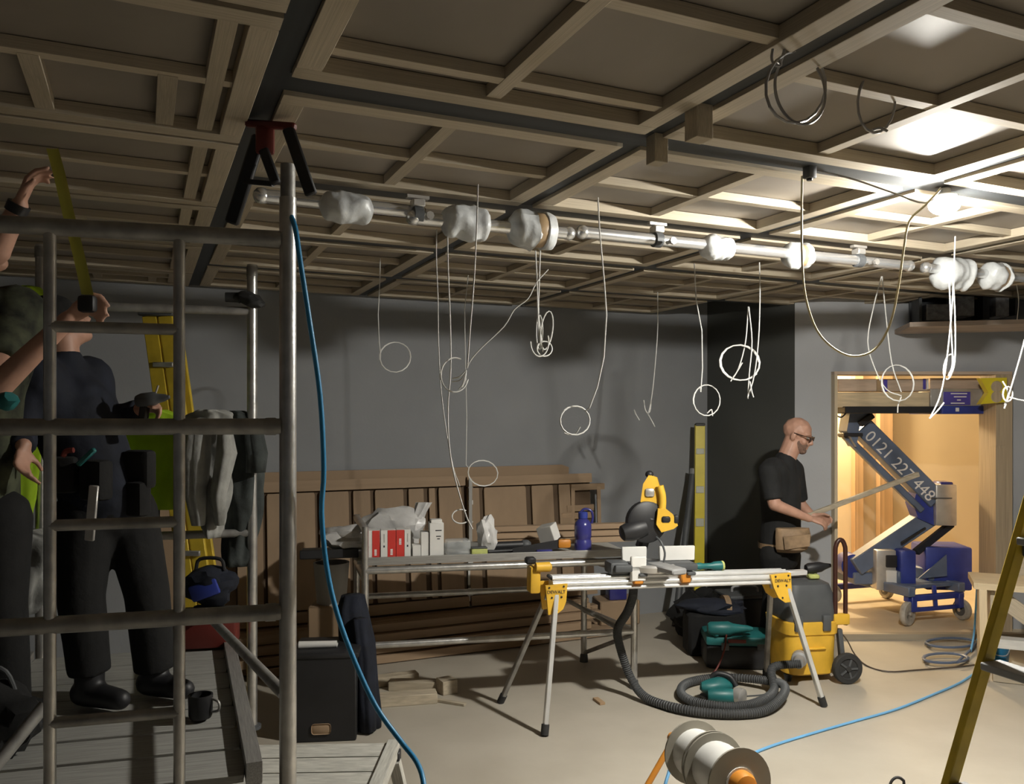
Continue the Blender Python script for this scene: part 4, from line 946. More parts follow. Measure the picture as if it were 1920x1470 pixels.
# saw
sc = SP(1222, .075); sw = thing('mitre_saw', 'yellow and black mitre saw mounted on the stand, arm raised', 'saw', sc)
MB().lathe(sc + ZX * .0, ZX, [(0, .135), (.03, .14), (.04, .13)], 32).build('turntable', m_silver, sw)
MB().box(sc + ZX * .022, (.50, .17, .042), rots, .01, 2).build('base', m_dkgrey, sw)
MB().beam(sc + ZX * .03 - sy * .02, sc + ZX * .03 - sy * .26 + sx * .06, .10, .035, ZX, .008).build('mitre_arm', m_grey, sw)
for x0, x1 in ((-.17, -.02), (.06, .28)):
    MB().box(sc + sx * (x0 + x1) / 2 + ZX * .085 + sy * .035, (x1 - x0, .02, .085), rots, .004).build('fence', m_white, sw)
MB().box(sc - sx * .11 + ZX * .02 - sy * .07, (.09, .03, .14), rots, .006).build('fence_clamp', m_white, sw)
MB().box(sc - sx * .21 + ZX * .02, (.12, .12, .07), rots, .015, 2).build('motor_foot', m_dkgrey, sw)
piv = sc + ZX * .10 + sy * .10 - sx * .03
hd = sc + ZX * .29 - sx * .02 + sy * .03
MB().beam(piv, hd + sx * .03 + ZX * .02, .07, .06, sx, .015).build('pivot_arm', m_black, sw)
MB().lathe(hd + sy * .03 - ZX * .02, -sy, [(0, .12), (.045, .12), (.055, .105)], 30).build('blade_guard', m_black, sw)
MB().lathe(hd + sy * .012 - ZX * .02, -sy, [(0, .105), (.002, .105)], 36).build('blade', m_grey, sw)
MB().lathe(hd - sx * .05 - ZX * .06, -sx - ZX * .25, [(-.04, .05), (.0, .058), (.05, .058), (.10, .045), (.11, .03)], 18).build('motor', m_black, sw)
MB().prism([hd + V((-.04, 0, .06)), hd + V((-.02, 0, .20)), hd + V((.015, 0, .255)), hd + V((.06, 0, .235)), hd + V((.085, 0, .15)), hd + V((.10, 0, .0)), hd + V((.05, 0, -.06))], V((.012, .05, 0))).build('upper_guard', m_yellow, sw)
MB().box(hd + V((.018, -.004, .15)), (.055, .02, .05), None, .012, 2).build('guard_plate', m_silver, sw)
MB().ell(hd + V((.02, .02, .255)), (.025, .022, .022)).build('lock_knob', m_black, sw)
MB().tube([hd + V((.075, -.01, .19)), hd + V((.09, -.012, .12)), hd + V((.085, -.015, .04)), hd + V((.07, -.02, -.02))], .022, 12, 4).build('carry_arm', m_yellow, sw)
MB().prism([hd + V((.06, -.04, .06)), hd + V((.10, -.04, .065)), hd + V((.145, -.04, .03)), hd + V((.175, -.04, -.035)), hd + V((.15, -.04, -.055)), hd + V((.08, -.04, -.075)), hd + V((.05, -.04, -.03))], V((0, .035, 0))).build('handle', m_yellow, sw)
MB().box(hd + V((.105, -.042, .0)), (.05, .012, .035), RZ(0), .008).build('trigger', m_black, sw)
MB().box(hd + V((.165, -.03, .0)), (.03, .03, .05), None, .01, 2).build('handle_grip', m_black, sw)
MB().tube([hd + V((.05, .0, -.10)), sc + V((.05, -.02, .16)), sc + V((.07, -.03, .10)), sc + V((.06, -.04, .04))], .006, 8, 4).build('power_lead', m_dkgrey, sw)
cn = SP(1330, .082, .02); t = thing('small_torch', 'small dark green and grey torch lying on the stand beam', 'tool', cn)
MB().lathe(cn - sx * .09, sx, [(0, .018), (.03, .022), (.05, .017), (.10, .017), (.12, .026), (.17, .028), (.175, .02)], 14).build('torch_body', m_teal, t)
MB().lathe(cn + sx * .075, sx, [(0, .029), (.012, .029)], 14).build('torch_ring', m_lime, t)
br_ = SP(1262, .095, -.10); t = thing('saw_offcut', 'grey timber offcut lying across the saw base', 'offcut', br_)
MB().beam(br_ - sx * .12 - sy * .01, br_ + sx * .14 + sy * .10, .07, .028, ZX, .003).build('offcut', m_cardgrey, t)

# ================================================================== FLOOR CLUTTER NEAR THE TOWER
cb = PF(610, 1390); cr = thing('storage_crate', 'black storage crate on the floor beside the tower post', 'crate', cb)
crt = RZ(6)
for (dx, dy, sx_, sy_) in ((0, -.15, .32, .02), (0, .15, .32, .02), (-.15, 0, .02, .30), (.15, 0, .02, .30)):
    MB().box(cb + crt @ V((dx, dy + .15, .225)), (sx_, sy_, .45), crt, .006).build('side', m_black, cr)
MB().box(cb + crt @ V((0, .15, .02)), (.30, .28, .02), crt).build('base', m_black, cr)
MB().box(cb + crt @ V((0, .15, .452)), (.35, .34, .03), crt, .01, 2).build('lid', m_black, cr)
MB().box(cb + crt @ V((-.02, -.011, .07)), (.10, .012, .055), crt, .014, 2).build('handle_hole', m_mdf, cr, label='pale handle slot near the bottom')
pp = cb + crt @ V((-.05, .08, .472)); t = thing('paper_roll', 'rolled white paper lying on the black crate', 'paper', pp)
MB().lathe(pp - V((.1, 0, -.012)), V((1, .12, 0)), [(0, .012), (0, .020), (.2, .018), (.2, .012)], 14).build('roll', m_white, t)
MB().box(pp + V((.02, .03, .004)), (.16, .06, .004), RZ(8)).build('loose_sheet', m_white, t)
nb0 = PF(668, 1382) + V((.0, .12, 0)); t = thing('navy_coat', 'navy coat draped down from the work platform post onto the floor', 'coat', nb0)
MB().loft([(P(662, 1115, 4.72), .06, .05), (P(660, 1140, 4.70), .08, .07), (P(668, 1200, 4.62), .095, .08), (P(672, 1280, 4.55), .10, .09), (V((nb0.x + .01, nb0.y + .03, .10)), .095, .09), (V((nb0.x + .015, nb0.y + .03, .005)), .095, .09)], 40, .08, 6, 1.0).build('coat_body', m_navy, t, sharp=0)
MB().loft([(P(675, 1160, 4.58), .04, .04), (P(685, 1230, 4.52), .05, .05), (P(688, 1320, 4.48), .045, .045), (P(690, 1370, 4.46), .04, .04)], 24, .1, 5).build('sleeve', m_navy, t, sharp=0)
t = thing('grey_bin', 'grey plastic bucket under the left end of the platform', 'bucket', V((-1.12, 5.15, 0)))
MB().lathe(V((-1.12, 5.15, .55)), ZX, [(0, .09), (.25, .11), (.25, .10), (.02, .08)], 20).build('bucket_wall', m_cardgrey, t)
MB().box((-1.12, 5.15, .275), (.24, .24, .55), None, .01).build('stand_block', m_mdf, t)
OFF = [((765, 1318), .34, .10, .06, 12, 'sawn timber offcut lying nearest on the floor'), ((790, 1292), .40, .09, .055, -2, 'pale timber offcut lying behind the nearest offcut'),
       ((740, 1282), .30, .08, .06, 24, 'dark timber offcut beside the navy coat'), ((838, 1298), .10, .10, .085, 30, 'short square timber block at the right of the offcuts'), ((836, 1318), .26, .03, .018, -24, 'thin timber sliver lying by the offcuts')]
for (pp_, L_, w_, h_, an, lab) in OFF:
    c_ = PF(*pp_); t = thing('timber_offcut', lab, 'offcut', c_)
    MB().box(c_ + ZX * h_ / 2, (L_, w_, h_), RZ(an), .003).build('offcut', m_pine, t)
c_ = PF(1123, 1317); t = thing('timber_offcut', 'small dark wood chip alone on the open floor', 'offcut', c_); MB().box(c_ + ZX * .008, (.035, .10, .016), RZ(20), .002).build('offcut', m_brownpost, t)
# hop-up step platform in front of the crate
hz0 = .45; a_ = PF(745, 1392, hz0); b_ = PF(478, 1396, hz0); n_ = V((-.02, -1, 0)).normalized()
hu = thing('hop_up', 'scuffed white step platform at the bottom beside the tower', 'step', (a_ + b_) / 2 + n_ * .35 - ZX * hz0)
for i in range(4):
    o_ = n_ * (.065 + .13 * i)
    beam_piece('step_board', hu, b_ + o_ - ZX * .012, a_ + o_ - ZX * .012 - V((.03, 0, 0)), .122, .024, m_whitepaint)
beam_piece('side_rail', hu, a_ - V((.012, 0, .012)), a_ + n_ * .54 - V((.012, 0, .012)), .045, .05, m_whitepaint)
for q_ in (a_ + n_ * .06, b_ + n_ * .06, a_ + n_ * .48, b_ + n_ * .48):
    s_ = 1 if q_.x > -.8 else -1
    beam_piece('leg', hu, q_ - ZX * .05, V((q_.x + .09 * s_, q_.y, .0)), .04, .05, m_whitepaint, V((0, 1, 0)))
MB().box(a_ + n_ * .04 + V((.012, 0, -.05)), (.012, .05, .07), None, .004).build('hinge', m_black, hu)
# ================================================================== LEVEL, PIPE AND THE PILE BY THE CORNER
def bx(t, name, c, d, m, rot=None, bev=.006, seg=2, label=None): return MB().box(c, d, rot, bev, seg).build(name, m, t, label=label)
k0, k1 = V((P(1310, 1130, 7.0).x, 7.0, .0)), P(1312, 797, 7.20)
t = thing('spirit_level', 'tall yellow spirit level leaning upright in the corner', 'level', k0)
MB().beam(k0, k1, .045, .085, V((1, 0, 0)), .003).build('level_body', m_lev, t)
up_ = (k1 - k0).normalized(); r_ = Matrix((V((1, 0, 0)), up_.cross(V((1, 0, 0))), up_)).transposed()
for f_, hh in ((.12, .08), (.49, .07), (.66, .06), (.86, .05)):
    c_ = k0.lerp(k1, f_); MB().box(c_ + V((0, -.004, 0)), (.07, .05, hh), r_, .004).build('vial_window', m_vial if f_ != .12 else m_dkgrey, t)
MB().box(k1, (.085, .05, .03), r_, .006).build('end_cap', m_black, t); MB().box(k0 + up_ * .015, (.085, .05, .03), r_, .006).build('end_cap', m_black, t)
t = thing('grey_pipe', 'grey pipe leaning beside the tall yellow level', 'pipe', V((P(1270, 1130, 6.7).x, 6.6, 0)))
MB().tube([V((P(1268, 1130, 6.7).x, 6.75, 0)), P(1300, 880, 7.2)], .028, 14).build('pipe', m_dkgrey, t)
MB().lathe(P(1300, 880, 7.2), P(1300, 880, 7.2) - V((P(1268, 1130, 6.7).x, 6.75, 0)), [(-.05, .032), (0, .032)], 14).build('pipe_collar', m_grey, t)
bp_ = V((1.42, 6.42, 0)); t = thing('black_sack', 'black rubble sack slumped on the floor in the corner', 'sack', bp_)
MB().ell(bp_ + V((0, 0, .17)), (.20, .17, .17), None, 3, .45).build('sack_body', m_blackfab, t)
MB().ell(bp_ + V((.06, -.02, .34)), (.07, .06, .05), None, 2, .4).build('sack_neck', m_blackfab, t)
bp_ = V((1.80, 6.42, 0)); t = thing('dark_crate', 'dark tool crate on the floor behind the cloth tool roll', 'crate', bp_)
bx(t, 'crate_body', bp_ + V((0, 0, .16)), (.36, .26, .32), m_black, RZ(12), .015); bx(t, 'crate_lid', bp_ + V((0, 0, .335)), (.38, .28, .03), m_dkgrey, RZ(12), .01)
MB().tube([bp_ + V((-.1, 0, .35)), bp_ + V((-.08, 0, .39)), bp_ + V((.08, 0, .39)), bp_ + V((.1, 0, .35))], .01, 8, 3).build('crate_handle', m_grey, t)
bp_ = V((1.55, 5.72, 0)); t = thing('tool_case', 'dark teal tool case on the floor left of the vacuum', 'case', bp_)
bx(t, 'case_base', bp_ + V((0, 0, .08)), (.46, .30, .16), m_black, RZ(-6), .03); bx(t, 'case_lid', bp_ + V((0, 0, .19)), (.46, .30, .07), m_teal, RZ(-6), .025)
for dx in (-.12, .12): bx(t, 'latch', bp_ + V((dx, -.155, .16)), (.05, .015, .05), m_dkgrey, RZ(-6), .004)
bx(t, 'red_badge', bp_ + V((-.04, -.152, .195)), (.12, .006, .025), m_redplastic, RZ(-6), .002)
d0 = V((1.46, 5.60, .275)); t = thing('corded_drill', 'teal corded drill resting on the dark teal tool case', 'drill', d0)
MB().lathe(d0 - V((.14, .0, 0)), V((1, -.05, 0)), [(0, .03), (.02, .045), (.14, .048), (.17, .035), (.22, .028), (.27, .022), (.30, .012)], 16).build('drill_body', m_teal, t)
MB().beam(d0 + V((-.08, 0, -.02)), d0 + V((-.10, -.02, -.045)), .04, .05, V((1, 0, 0)), .012).build('drill_handle', m_teal, t)
MB().tube([d0 + V((-.02, -.03, -.03)), d0 + V((-.06, -.12, -.12)), d0 + V((-.12, -.17, -.22)), d0 + V((-.17, -.19, -.262))], .006, 8, 4).build('drill_lead', m_redplastic, t)
bg_ = V((1.44, 5.99, .33)); t = thing('tool_roll', 'dark purple-grey cloth tool roll behind the teal case', 'tool roll', V((1.44, 5.99, 0)))
MB().ell(bg_, (.24, .11, .06), RZ(2), 3, .35).build('roll_cloth', m_navy, t); MB().box(bg_ - ZX * .18, (.38, .2, .3), RZ(2), .02).build('roll_base', m_blackfab, t)
MB().lathe(bg_ + V((.1, 0, 0)), V((1, .1, 0)), [(-.02, .085), (.02, .085)], 16).build('roll_strap', m_leather, t)

# ================================================================== YELLOW VACUUM
vb = V((1.905, 5.47, 0)); vc = thing('vacuum', 'yellow wet and dry vacuum with grey top, at the right of the saw stand', 'vacuum', vb); vr = RZ(8)
def VV(x, y, z): return vb + vr @ V((x, y, z))
def rrect(cx, cy, z, hx, hy, r, n=6):
    out = []
    for qx, qy, a0 in ((1, 1, 0), (-1, 1, 90), (-1, -1, 180), (1, -1, 270)):
        for i in range(n + 1):
            a = R(a0 + 90 * i / n); out.append(VV(cx + qx * (hx - r) + r * math.cos(a), cy + qy * (hy - r) + r * math.sin(a), z))
    return out
MB().rings([rrect(0, 0, z, hx, hy, .07) for z, hx, hy in ((.045, .155, .15), (.055, .165, .16), (.30, .172, .17), (.31, .182, .18), (.385, .186, .185), (.39, .172, .17))]).build('tank', m_yellow, vc)
MB().rings([rrect(0, 0, z, hx, hy, .07) for z, hx, hy in ((.39, .172, .17), (.41, .176, .175), (.56, .165, .16), (.62, .148, .14), (.635, .115, .11))]).build('motor_head', m_dkgrey, vc)
for dx in (-.11, .08): MB().box(VV(dx, -.182, .385), (.055, .03, .10), vr, .008, 2).build('latch', m_dkgrey, vc)
MB().box(VV(.0, -.172, .22), (.16, .02, .012), vr, .004).build('tank_rib', m_yellow, vc)
MB().tube([VV(-.10, 0, .63), VV(-.06, 0, .67), VV(.08, 0, .67), VV(.12, 0, .63)], .014, 10, 4).build('carry_handle', m_grey, vc)
MB().lathe(VV(-.10, -.18, .17), vr @ V((-.6, -1, 0)), [(0, .05), (.05, .048), (.06, .035), (.14, .033)], 16).build('hose_inlet', m_grey, vc)
MB().lathe(VV(-.14, -.10, .045), ZX, [(-.045, .02), (.0, .03)], 10).build('front_caster', m_black, vc)
for sy_ in (-.17, .17):
    wl = MB().lathe(VV(.205, sy_ + (.02 if sy_ > 0 else -.02), .098), vr @ V((0, 1 if sy_ > 0 else -1, 0)), [(0, .055), (0, .095), (.008, .098), (.032, .098), (.04, .092), (.04, .066), (.032, .06), (.034, .02), (.045, .015)], 28).build('wheel', m_rubber, vc)
    MB().lathe(VV(.205, sy_ + (.058 if sy_ > 0 else -.058), .098), vr @ V((0, 1 if sy_ > 0 else -1, 0)), [(0, .015), (.006, .012)], 12).build('wheel_hub', m_silver, wl)
    for i in range(5):
        a = 2 * math.pi * i / 5; MB().beam(VV(.205 + .018 * math.cos(a), sy_ * 1.31, .098 + .018 * math.sin(a)), VV(.205 + .062 * math.cos(a), sy_ * 1.31, .098 + .062 * math.sin(a)), .012, .014, V((0, 1, 0))).build('spoke', m_dkgrey, wl)
    MB().beam(VV(.205, sy_ * .9, .10), VV(.20, sy_ * .7, .33), .05, .03, V((1, 0, 0)), .006).build('frame_leg', m_dkgrey, vc)
MB().tube([VV(.205, -.17, .098), VV(.205, .17, .098)], .012, 10).build('axle', m_dkgrey, vc)
hx_ = .192
MB().tube([VV(hx_ - .035, -.15, .36), VV(hx_ - .035, -.15, .80), VV(hx_ - .03, -.15, .87), VV(hx_ - .012, -.15, .905), VV(hx_ + .012, -.15, .905), VV(hx_ + .03, -.15, .87), VV(hx_ + .035, -.15, .80), VV(hx_ + .035, -.15, .36)], .0145, 12, 3).build('push_handle', m_handle, vc, label='dark red-brown looped handle')
MB().box(VV(hx_, -.15, .40), (.11, .05, .07), vr, .01, 2).build('handle_socket', m_yellow, vc)
# hose coiled on the floor, sander in the coil
hose = [V(VV(-.16, -.30, .17)), V((1.62, 5.16, .14)), V((1.585, 5.02, .05)), V((1.45, 4.86, .035)), V((1.27, 4.77, .035)), V((1.08, 4.84, .035)), V((1.02, 5.00, .035)), V((1.10, 5.20, .035)), V((1.32, 5.30, .037)), V((1.55, 5.18, .06)), V((1.64, 5.02, .08)), V((1.58, 4.86, .06)), V((1.42, 4.70, .035)), V((1.20, 4.66, .034)), V((.98, 4.73, .034)), V((.80, 4.92, .034)),
        V((.72, 5.02, .12)), P(1163, 1215, 5.02), P(1158, 1180, 5.0), P(1176, 1148, 4.96), P(1186, 1120, 4.93), P(1188, 1095, 4.92)]
cc = crm(hose, 8); mbh = MB()
rings = []
mbh.tube(cc, .024, 12)
hz_o = tag(mbh.build('vacuum_hose', m_rubber), 'ribbed dark grey hose coiled under the saw stand', 'hose')
dsp = 0
rb = MB()
for i in range(0, len(cc) - 1):
    for f_ in (0, .5):
        p = cc[i].lerp(cc[i + 1], f_); d_ = (cc[i + 1] - cc[i]).normalized()
        rb.lathe(p - d_ * .003, d_, [(0, .0245), (.003, .0272), (.006, .0245)], 12, cap=False)
o_ = rb.build('hose_rib', m_dkgrey, hz_o); o_['kind'] = 'stuff'
sb_ = V((1.26, 4.98, .0)); t = thing('sander', 'teal palm sander lying inside the hose coil', 'sander', sb_)
bx(t, 'sander_pad', sb_ + V((-.02, 0, .02)), (.20, .11, .03), m_black, RZ(15), .008)
MB().ell(sb_ + V((-.03, 0, .085)), (.11, .055, .05), RZ(15), 3, .12).build('sander_body', m_teal, t)
MB().lathe(sb_ + V((-.10, -.06, .05)), V((1, -.1, .0)), [(0, .03), (.03, .042), (.14, .044), (.17, .03)], 16).build('motor', m_teal, t)
MB().lathe(sb_ + V((.06, -.07, .055)), V((.7, -.7, 0)), [(0, .042), (.02, .05), (.05, .05), (.055, .04)], 18).build('dust_cap', m_silver, t)
MB().tube([sb_ + V((-.06, .03, .13)), sb_ + V((-.02, .02, .155)), sb_ + V((.05, .0, .14)), sb_ + V((.08, -.02, .09))], .016, 10, 4).build('handle', m_black, t)
MB().tube([sb_ + V((.10, -.05, .04)), sb_ + V((.22, .0, .03)), sb_ + V((.30, .06, .02))], .005, 8, 4).build('lead', m_dkgrey, t)

# ================================================================== CABLES ON THE FLOOR
def fl(lst, z): return [[PF(x, y, z) for x, y in lst]]
cable('thin brown cable snaking on the floor from the vacuum to the right', [[VV(.21, -.05, .33), PF(1588, 1200, .16), PF(1602, 1226, .03)] + [PF(x, y, .006) for x, y in ((1625, 1248), (1665, 1259), (1720, 1256), (1800, 1250), (1850, 1243))]], r=.005, material=m_dark_cable, group=None, name='floor_cable')
cable('bright blue cable crossing the open floor from the reels', [[PF(x, y, .008) for x, y in ((1380, 1426), (1418, 1410), (1455, 1396), (1520, 1376), (1600, 1353), (1680, 1330), (1750, 1302), (1800, 1280), (1836, 1256), (1850, 1245))]], r=.0075, material=m_blue_cable, group=None, name='floor_cable', seg=8)
def fcoil(cx, cy, rx, ry, n=34, turns=2, ph=0):
    return [PF(cx + rx * math.cos(2 * math.pi * i / (n / turns) + ph) * (1 + .05 * math.sin(i)), cy + ry * math.sin(2 * math.pi * i / (n / turns) + ph), .02 + .0006 * i) for i in range(n + 1)]
cable('dull blue cable coiled in two loose rings beside the timber bench', [fcoil(1783, 1205, 46, 9) + [PF(1822, 1216, .03), PF(1812, 1226, .03)] + fcoil(1772, 1234, 42, 9, ph=1.0)], r=.009, material=m_bluegrey, group=None, name='floor_cable')
cable('thin blue cable hanging down past the timber bench leg', [[P(1832, 1100, 5.9), P(1829, 1150, 5.95), P(1826, 1190, 6.0), PF(1820, 1222, .02)]], r=.007, material=m_blue_cable, group=None, name='hanging_cable')

# ================================================================== TIMBER BENCH, DRUM, YELLOW LADDER AT THE RIGHT
fb = PF(1845, 1276); YB = fb.y
tbn = thing('timber_bench', 'rough pale timber bench at the right edge behind the yellow ladder', 'bench', fb)
bxv, byv = V((math.cos(R(24)), -math.sin(R(24)), 0)), V((math.sin(R(24)), math.cos(R(24)), 0)); brot = Matrix((bxv, byv, ZX)).transposed()
def bb_(x, y, z): return V((fb.x, fb.y, 0)) + bxv * x + byv * y + ZX * z
tz = EYE - (1098 - HZ) * YB / F
beam_piece('leg', tbn, bb_(.0, 0, 0), bb_(-.01, 0, tz - .02), .045, .085, m_pine_pale, byv)
beam_piece('leg', tbn, bb_(.02, .34, 0), bb_(.02, .34, tz - .02), .05, .09, m_pine, byv)
beam_piece('leg', tbn, bb_(.95, 0, 0), bb_(.95, 0, tz - .02), .05, .10, m_pine_pale, byv)
piece('bench_top', tbn, bb_(.47, .17, tz), (1.06, .42, .042), m_pine_pale, brot)
piece('end_board', tbn, bb_(.05, .17, tz - .25), (.028, .32, .44), m_pine, brot)
piece('upstand', tbn, bb_(.62, .40, tz + .085), (.84, .035, .13), m_pine, brot)
beam_piece('diagonal_brace', tbn, bb_(.10, .05, tz - .08), bb_(.55, .05, tz - .42), .035, .10, m_pine)
piece('lower_shelf', tbn, bb_(.46, .06, EYE - (1205 - HZ) * YB / F), (.86, .10, .06), m_alu_bright, brot)
piece('floor_rail', tbn, bb_(.48, .02, .028), (.86, .06, .05), m_pine, brot)
dc = PF(1882, 1252) + V((0, .12, 0)); t = thing('blue_drum', 'blue tub standing under the timber bench', 'tub', dc)
MB().lathe(dc, ZX, [(0, .085), (.01, .09), (.13, .10), (.14, .105), (.15, .105), (.15, .095), (.02, .08)], 22).build('tub_wall', m_blue_hose, t)
MB().tube([dc + V((-.105, -.02, .14)), dc + V((-.06, -.1, .09)), dc + V((.02, -.115, .08)), dc + V((.09, -.05, .13))], .004, 8, 4).build('tub_handle', m_grey, t)
yb_ = bb_(.30, .07, EYE - (1205 - HZ) * YB / F + .035); t = thing('lime_bag', 'lime and white packet on the bench shelf', 'packet', yb_)
MB().ell(yb_ + ZX * .06, (.06, .05, .075), None, 3, .5).build('packet_body', m_lime, t); MB().box(yb_ + V((.01, -.045, .04)), (.06, .02, .05), None, .006).build('packet_label', m_white, t)
# step ladder: near stile, rungs, hinge, second stile beyond the frame
LY = 2.35; s0, s1 = P(1654, 1908, LY), P(2031, 600, LY)
yl = thing('step_ladder', 'yellow fibreglass step ladder leaning at the right edge', 'ladder', V((s0.x, s0.y, 0)))
dlt = (s1 - s0).normalized(); s0 = s0 + dlt * (-s0.z / dlt.z)
rt_ = V((.17, -.46, 0))
for o_ in (V((0, 0, 0)), rt_):
    st_ = MB().beam(s0 + o_, s1 + o_ * .8, .024, .042, V((1, .35, 0)), .003).build('stile', m_fibre, yl)
    MB().beam(s0 + o_, s0 + o_ + dlt * .05, .030, .048, V((1, .35, 0)), .004).build('rubber_foot', m_black, st_)
def on(py): return P(1654, 1908, LY).lerp(s1, (py - 1908) / (600 - 1908))
for py in (1700, 1472, 1244, 1012):
    a_ = on(py); MB().beam(a_ + V((.01, -.01, 0)), a_ + rt_ * .95, .075, .022, ZX, .003).build('tread', m_grey, yl)
MB().box(on(1030) + V((.02, -.02, 0)), (.03, .02, .04), None, .006).build('stay_bracket', m_dkgrey, yl)

# ================================================================== CABLE REELS ON AN ORANGE STAND (bottom centre)
ax0, ax1 = P(1268, 1388, 3.42), P(1400, 1478, 2.9)
ad = (ax1 - ax0).normalized()
rl = thing('reel_stand', 'orange cable reel stand at the bottom centre', 'stand', V(((ax0.x + ax1.x) / 2, (ax0.y + ax1.y) / 2, 0)))
MB().tube([ax0 - ad * .0, ax1 + ad * .12], .012, 12).build('axle', m_orange, rl)
for e_, w_ in ((ax0 - ad * .02, 1), (ax1 + ad * .10, 1)):
    for sg in (-1, 1):
        ft_ = V((e_.x - .22 * sg - .05, e_.y - .16 * sg, .012)); MB().tube([e_, ft_], .0125, 10).build('leg', m_orange, rl)
    MB().lathe(e_ - ad * .02, ad, [(0, .022), (.04, .022)], 14).build('axle_knob', m_orange, rl)
def reel(f0, f1, rf, rc, label):
    p0, p1 = ax0.lerp(ax1, f0), ax0.lerp(ax1, f1); L_ = (p1 - p0).length; t = thing('cable_reel', label, 'reel', (p0 + p1) / 2)
    MB().lathe(p0, ad, [(0, .02), (0, rf), (.008, rf), (.008, .02)], 36).build('flange', m_reelgrey, t)
    MB().lathe(p1, ad, [(-.008, .02), (-.008, rf), (0, rf), (.0, .02)], 36).build('flange', m_reelgrey, t)
    MB().lathe(p0 + ad * .008, ad, [(0, rc)] + [(L_ * .06 + (L_ - .016) * .88 * i / 12, rc + (.003 if i % 2 else 0)) for i in range(13)] + [(L_ - .016, rc)], 30).build('wound_cable', m_white_cable, t)
    return t
reel(.27, .55, .124, .092, 'grey reel of white cable, rear one on the orange stand')
reel(.57, .92, .124, .094, 'grey reel of white cable, front one on the orange stand')
hub = MB().lathe(ax0.lerp(ax1, .91), ad, [(0, .05), (.03, .05), (.05, .042), (.055, .025)], 22).build('hub', m_orange, rl)
MB().lathe(ax0.lerp(ax1, .905), ad, [(0, .058), (.012, .058)], 24).build('hub_ring', m_white, rl)
cable('blue cable dropping from the orange reel stand', [[ax0 + V((.03, -.02, .01)), P(1264, 1412, 3.38), P(1255, 1445, 3.34), P(1246, 1478, 3.3), P(1240, 1530, 3.27)]], r=.007, material=m_blue_cable, group=None, name='hanging_cable')
cable('small dark wire hook curling up at the bottom edge', [[P(1668, 1490, 3.3), P(1670, 1468, 3.3), P(1680, 1458, 3.3), P(1692, 1462, 3.3), P(1695, 1480, 3.3), P(1693, 1600, 3.3)]], r=.006, material=m_rubber, group=None, name='floor_cable')

# ================================================================== BLUE BOOM LIFT IN THE DOORWAY
LF = V((3.14, 6.62, .04)); ld = V((-.30, .95, 0)).normalized(); lpz = V((.95, .30, 0)).normalized()
lift = thing('boom_lift', 'blue push-around boom lift parked inside the doorway', 'lift', LF + lpz * .28 + ld * .42)
def lq(x, y, z): return LF + lpz * x + ld * y + ZX * z
lrot = Matrix((lpz, ld, ZX)).transposed()
def wheel(c, axis, r, nm='wheel'):
    wl = MB().lathe(c - axis * .022, axis, [(0, r * .55), (0, r * .92), (.01, r), (.034, r), (.044, r * .92), (.044, r * .55)], 26).build(nm, m_tyre, lift)
    MB().lathe(c - axis * .024, axis, [(0, .012), (.0, r * .58), (.046, r * .58), (.046, .012)], 20).build('wheel_disc', m_dkgrey, wl)
    MB().lathe(c - axis * .034, axis, [(0, .016), (.066, .016)], 12).build('wheel_nut', m_silver, wl)
wax = V((.62, -.78, 0)).normalized()
wheel(lq(0, -.02, .097), wax, .097); wheel(lq(.57, .0, .085), lpz, .085); wheel(lq(0, .85, .08), lpz, .08); wheel(lq(.57, .85, .08), lpz, .08)
for (a_, b_, z, w_, h_, mm) in (((.0, 0), (.57, 0), .21, .05, .045, m_blue), ((.03, 0), (.55, 0), .115, .035, .03, m_blue), ((.0, .85), (.57, .85), .14, .05, .05, m_blue)):
    MB().beam(lq(*a_, z), lq(*b_, z), w_, h_, ZX, .004).build('axle_beam', mm, lift)
MB().beam(lq(.30, .0, .115), lq(.28, .0, .30), .03, .03, V((1, 0, 0)), .004).build('axle_post', m_blue, lift)
MB().beam(lq(.02, -.05, .27), lq(.0, .92, .26), .07, .075, ZX, .006).build('chassis_rail', m_bluegrey, lift)
MB().beam(lq(.55, -.02, .27), lq(.55, .90, .26), .07, .075, ZX, .006).build('chassis_rail', m_bluegrey, lift)
MB().box(lq(.28, .40, .285), (.55, .7, .03), lrot, .004).build('chassis_plate', m_bluegrey, lift)
for (x, c_) in ((0.05, 1), (.52, 0)): MB().box(lq(x, -.02, .17), (.05, .05, .12), lrot, .004).build('wheel_fork', m_blue, lift)
# battery and motor boxes
b0 = P(1680, 1064, 6.95)
MB().box(b0 + V((.035, -.02, 0)), (.13, .30, .335), RZ(-4), .02, 2).build('battery_box', m_blue, lift)
MB().box(b0 + V((-.13, 0, 0)), (.16, .26, .33), RZ(-4), .01, 2).build('control_box', m_silver, lift, label='grey control box')
MB().box(b0 + V((-.10, -.135, .075)), (.09, .02, .10), RZ(-4), .006).build('control_recess', m_black, lift)
MB().box(b0 + V((-.10, -.136, -.06)), (.085, .012, .12), RZ(-4), .004).build('notice_plate', m_white, lift)
MB().box(P(1764, 1060, 7.05), (.375, .34, .36), RZ(-6), .02, 2).build('battery_box', m_blue, lift)
MB().prism([P(1722, 1085, 6.86), P(1775, 1040, 6.86), P(1776, 1080, 6.86)], V((0, .012, 0))).build('painted_reflection', m_bluegrey, lift)  # paler triangle painted in place of a reflection on the blue box
for x in (.12, .44): MB().box(lq(x, .3, .345), (.10, .3, .1), lrot, .01).build('box_support', m_bluegrey, lift)
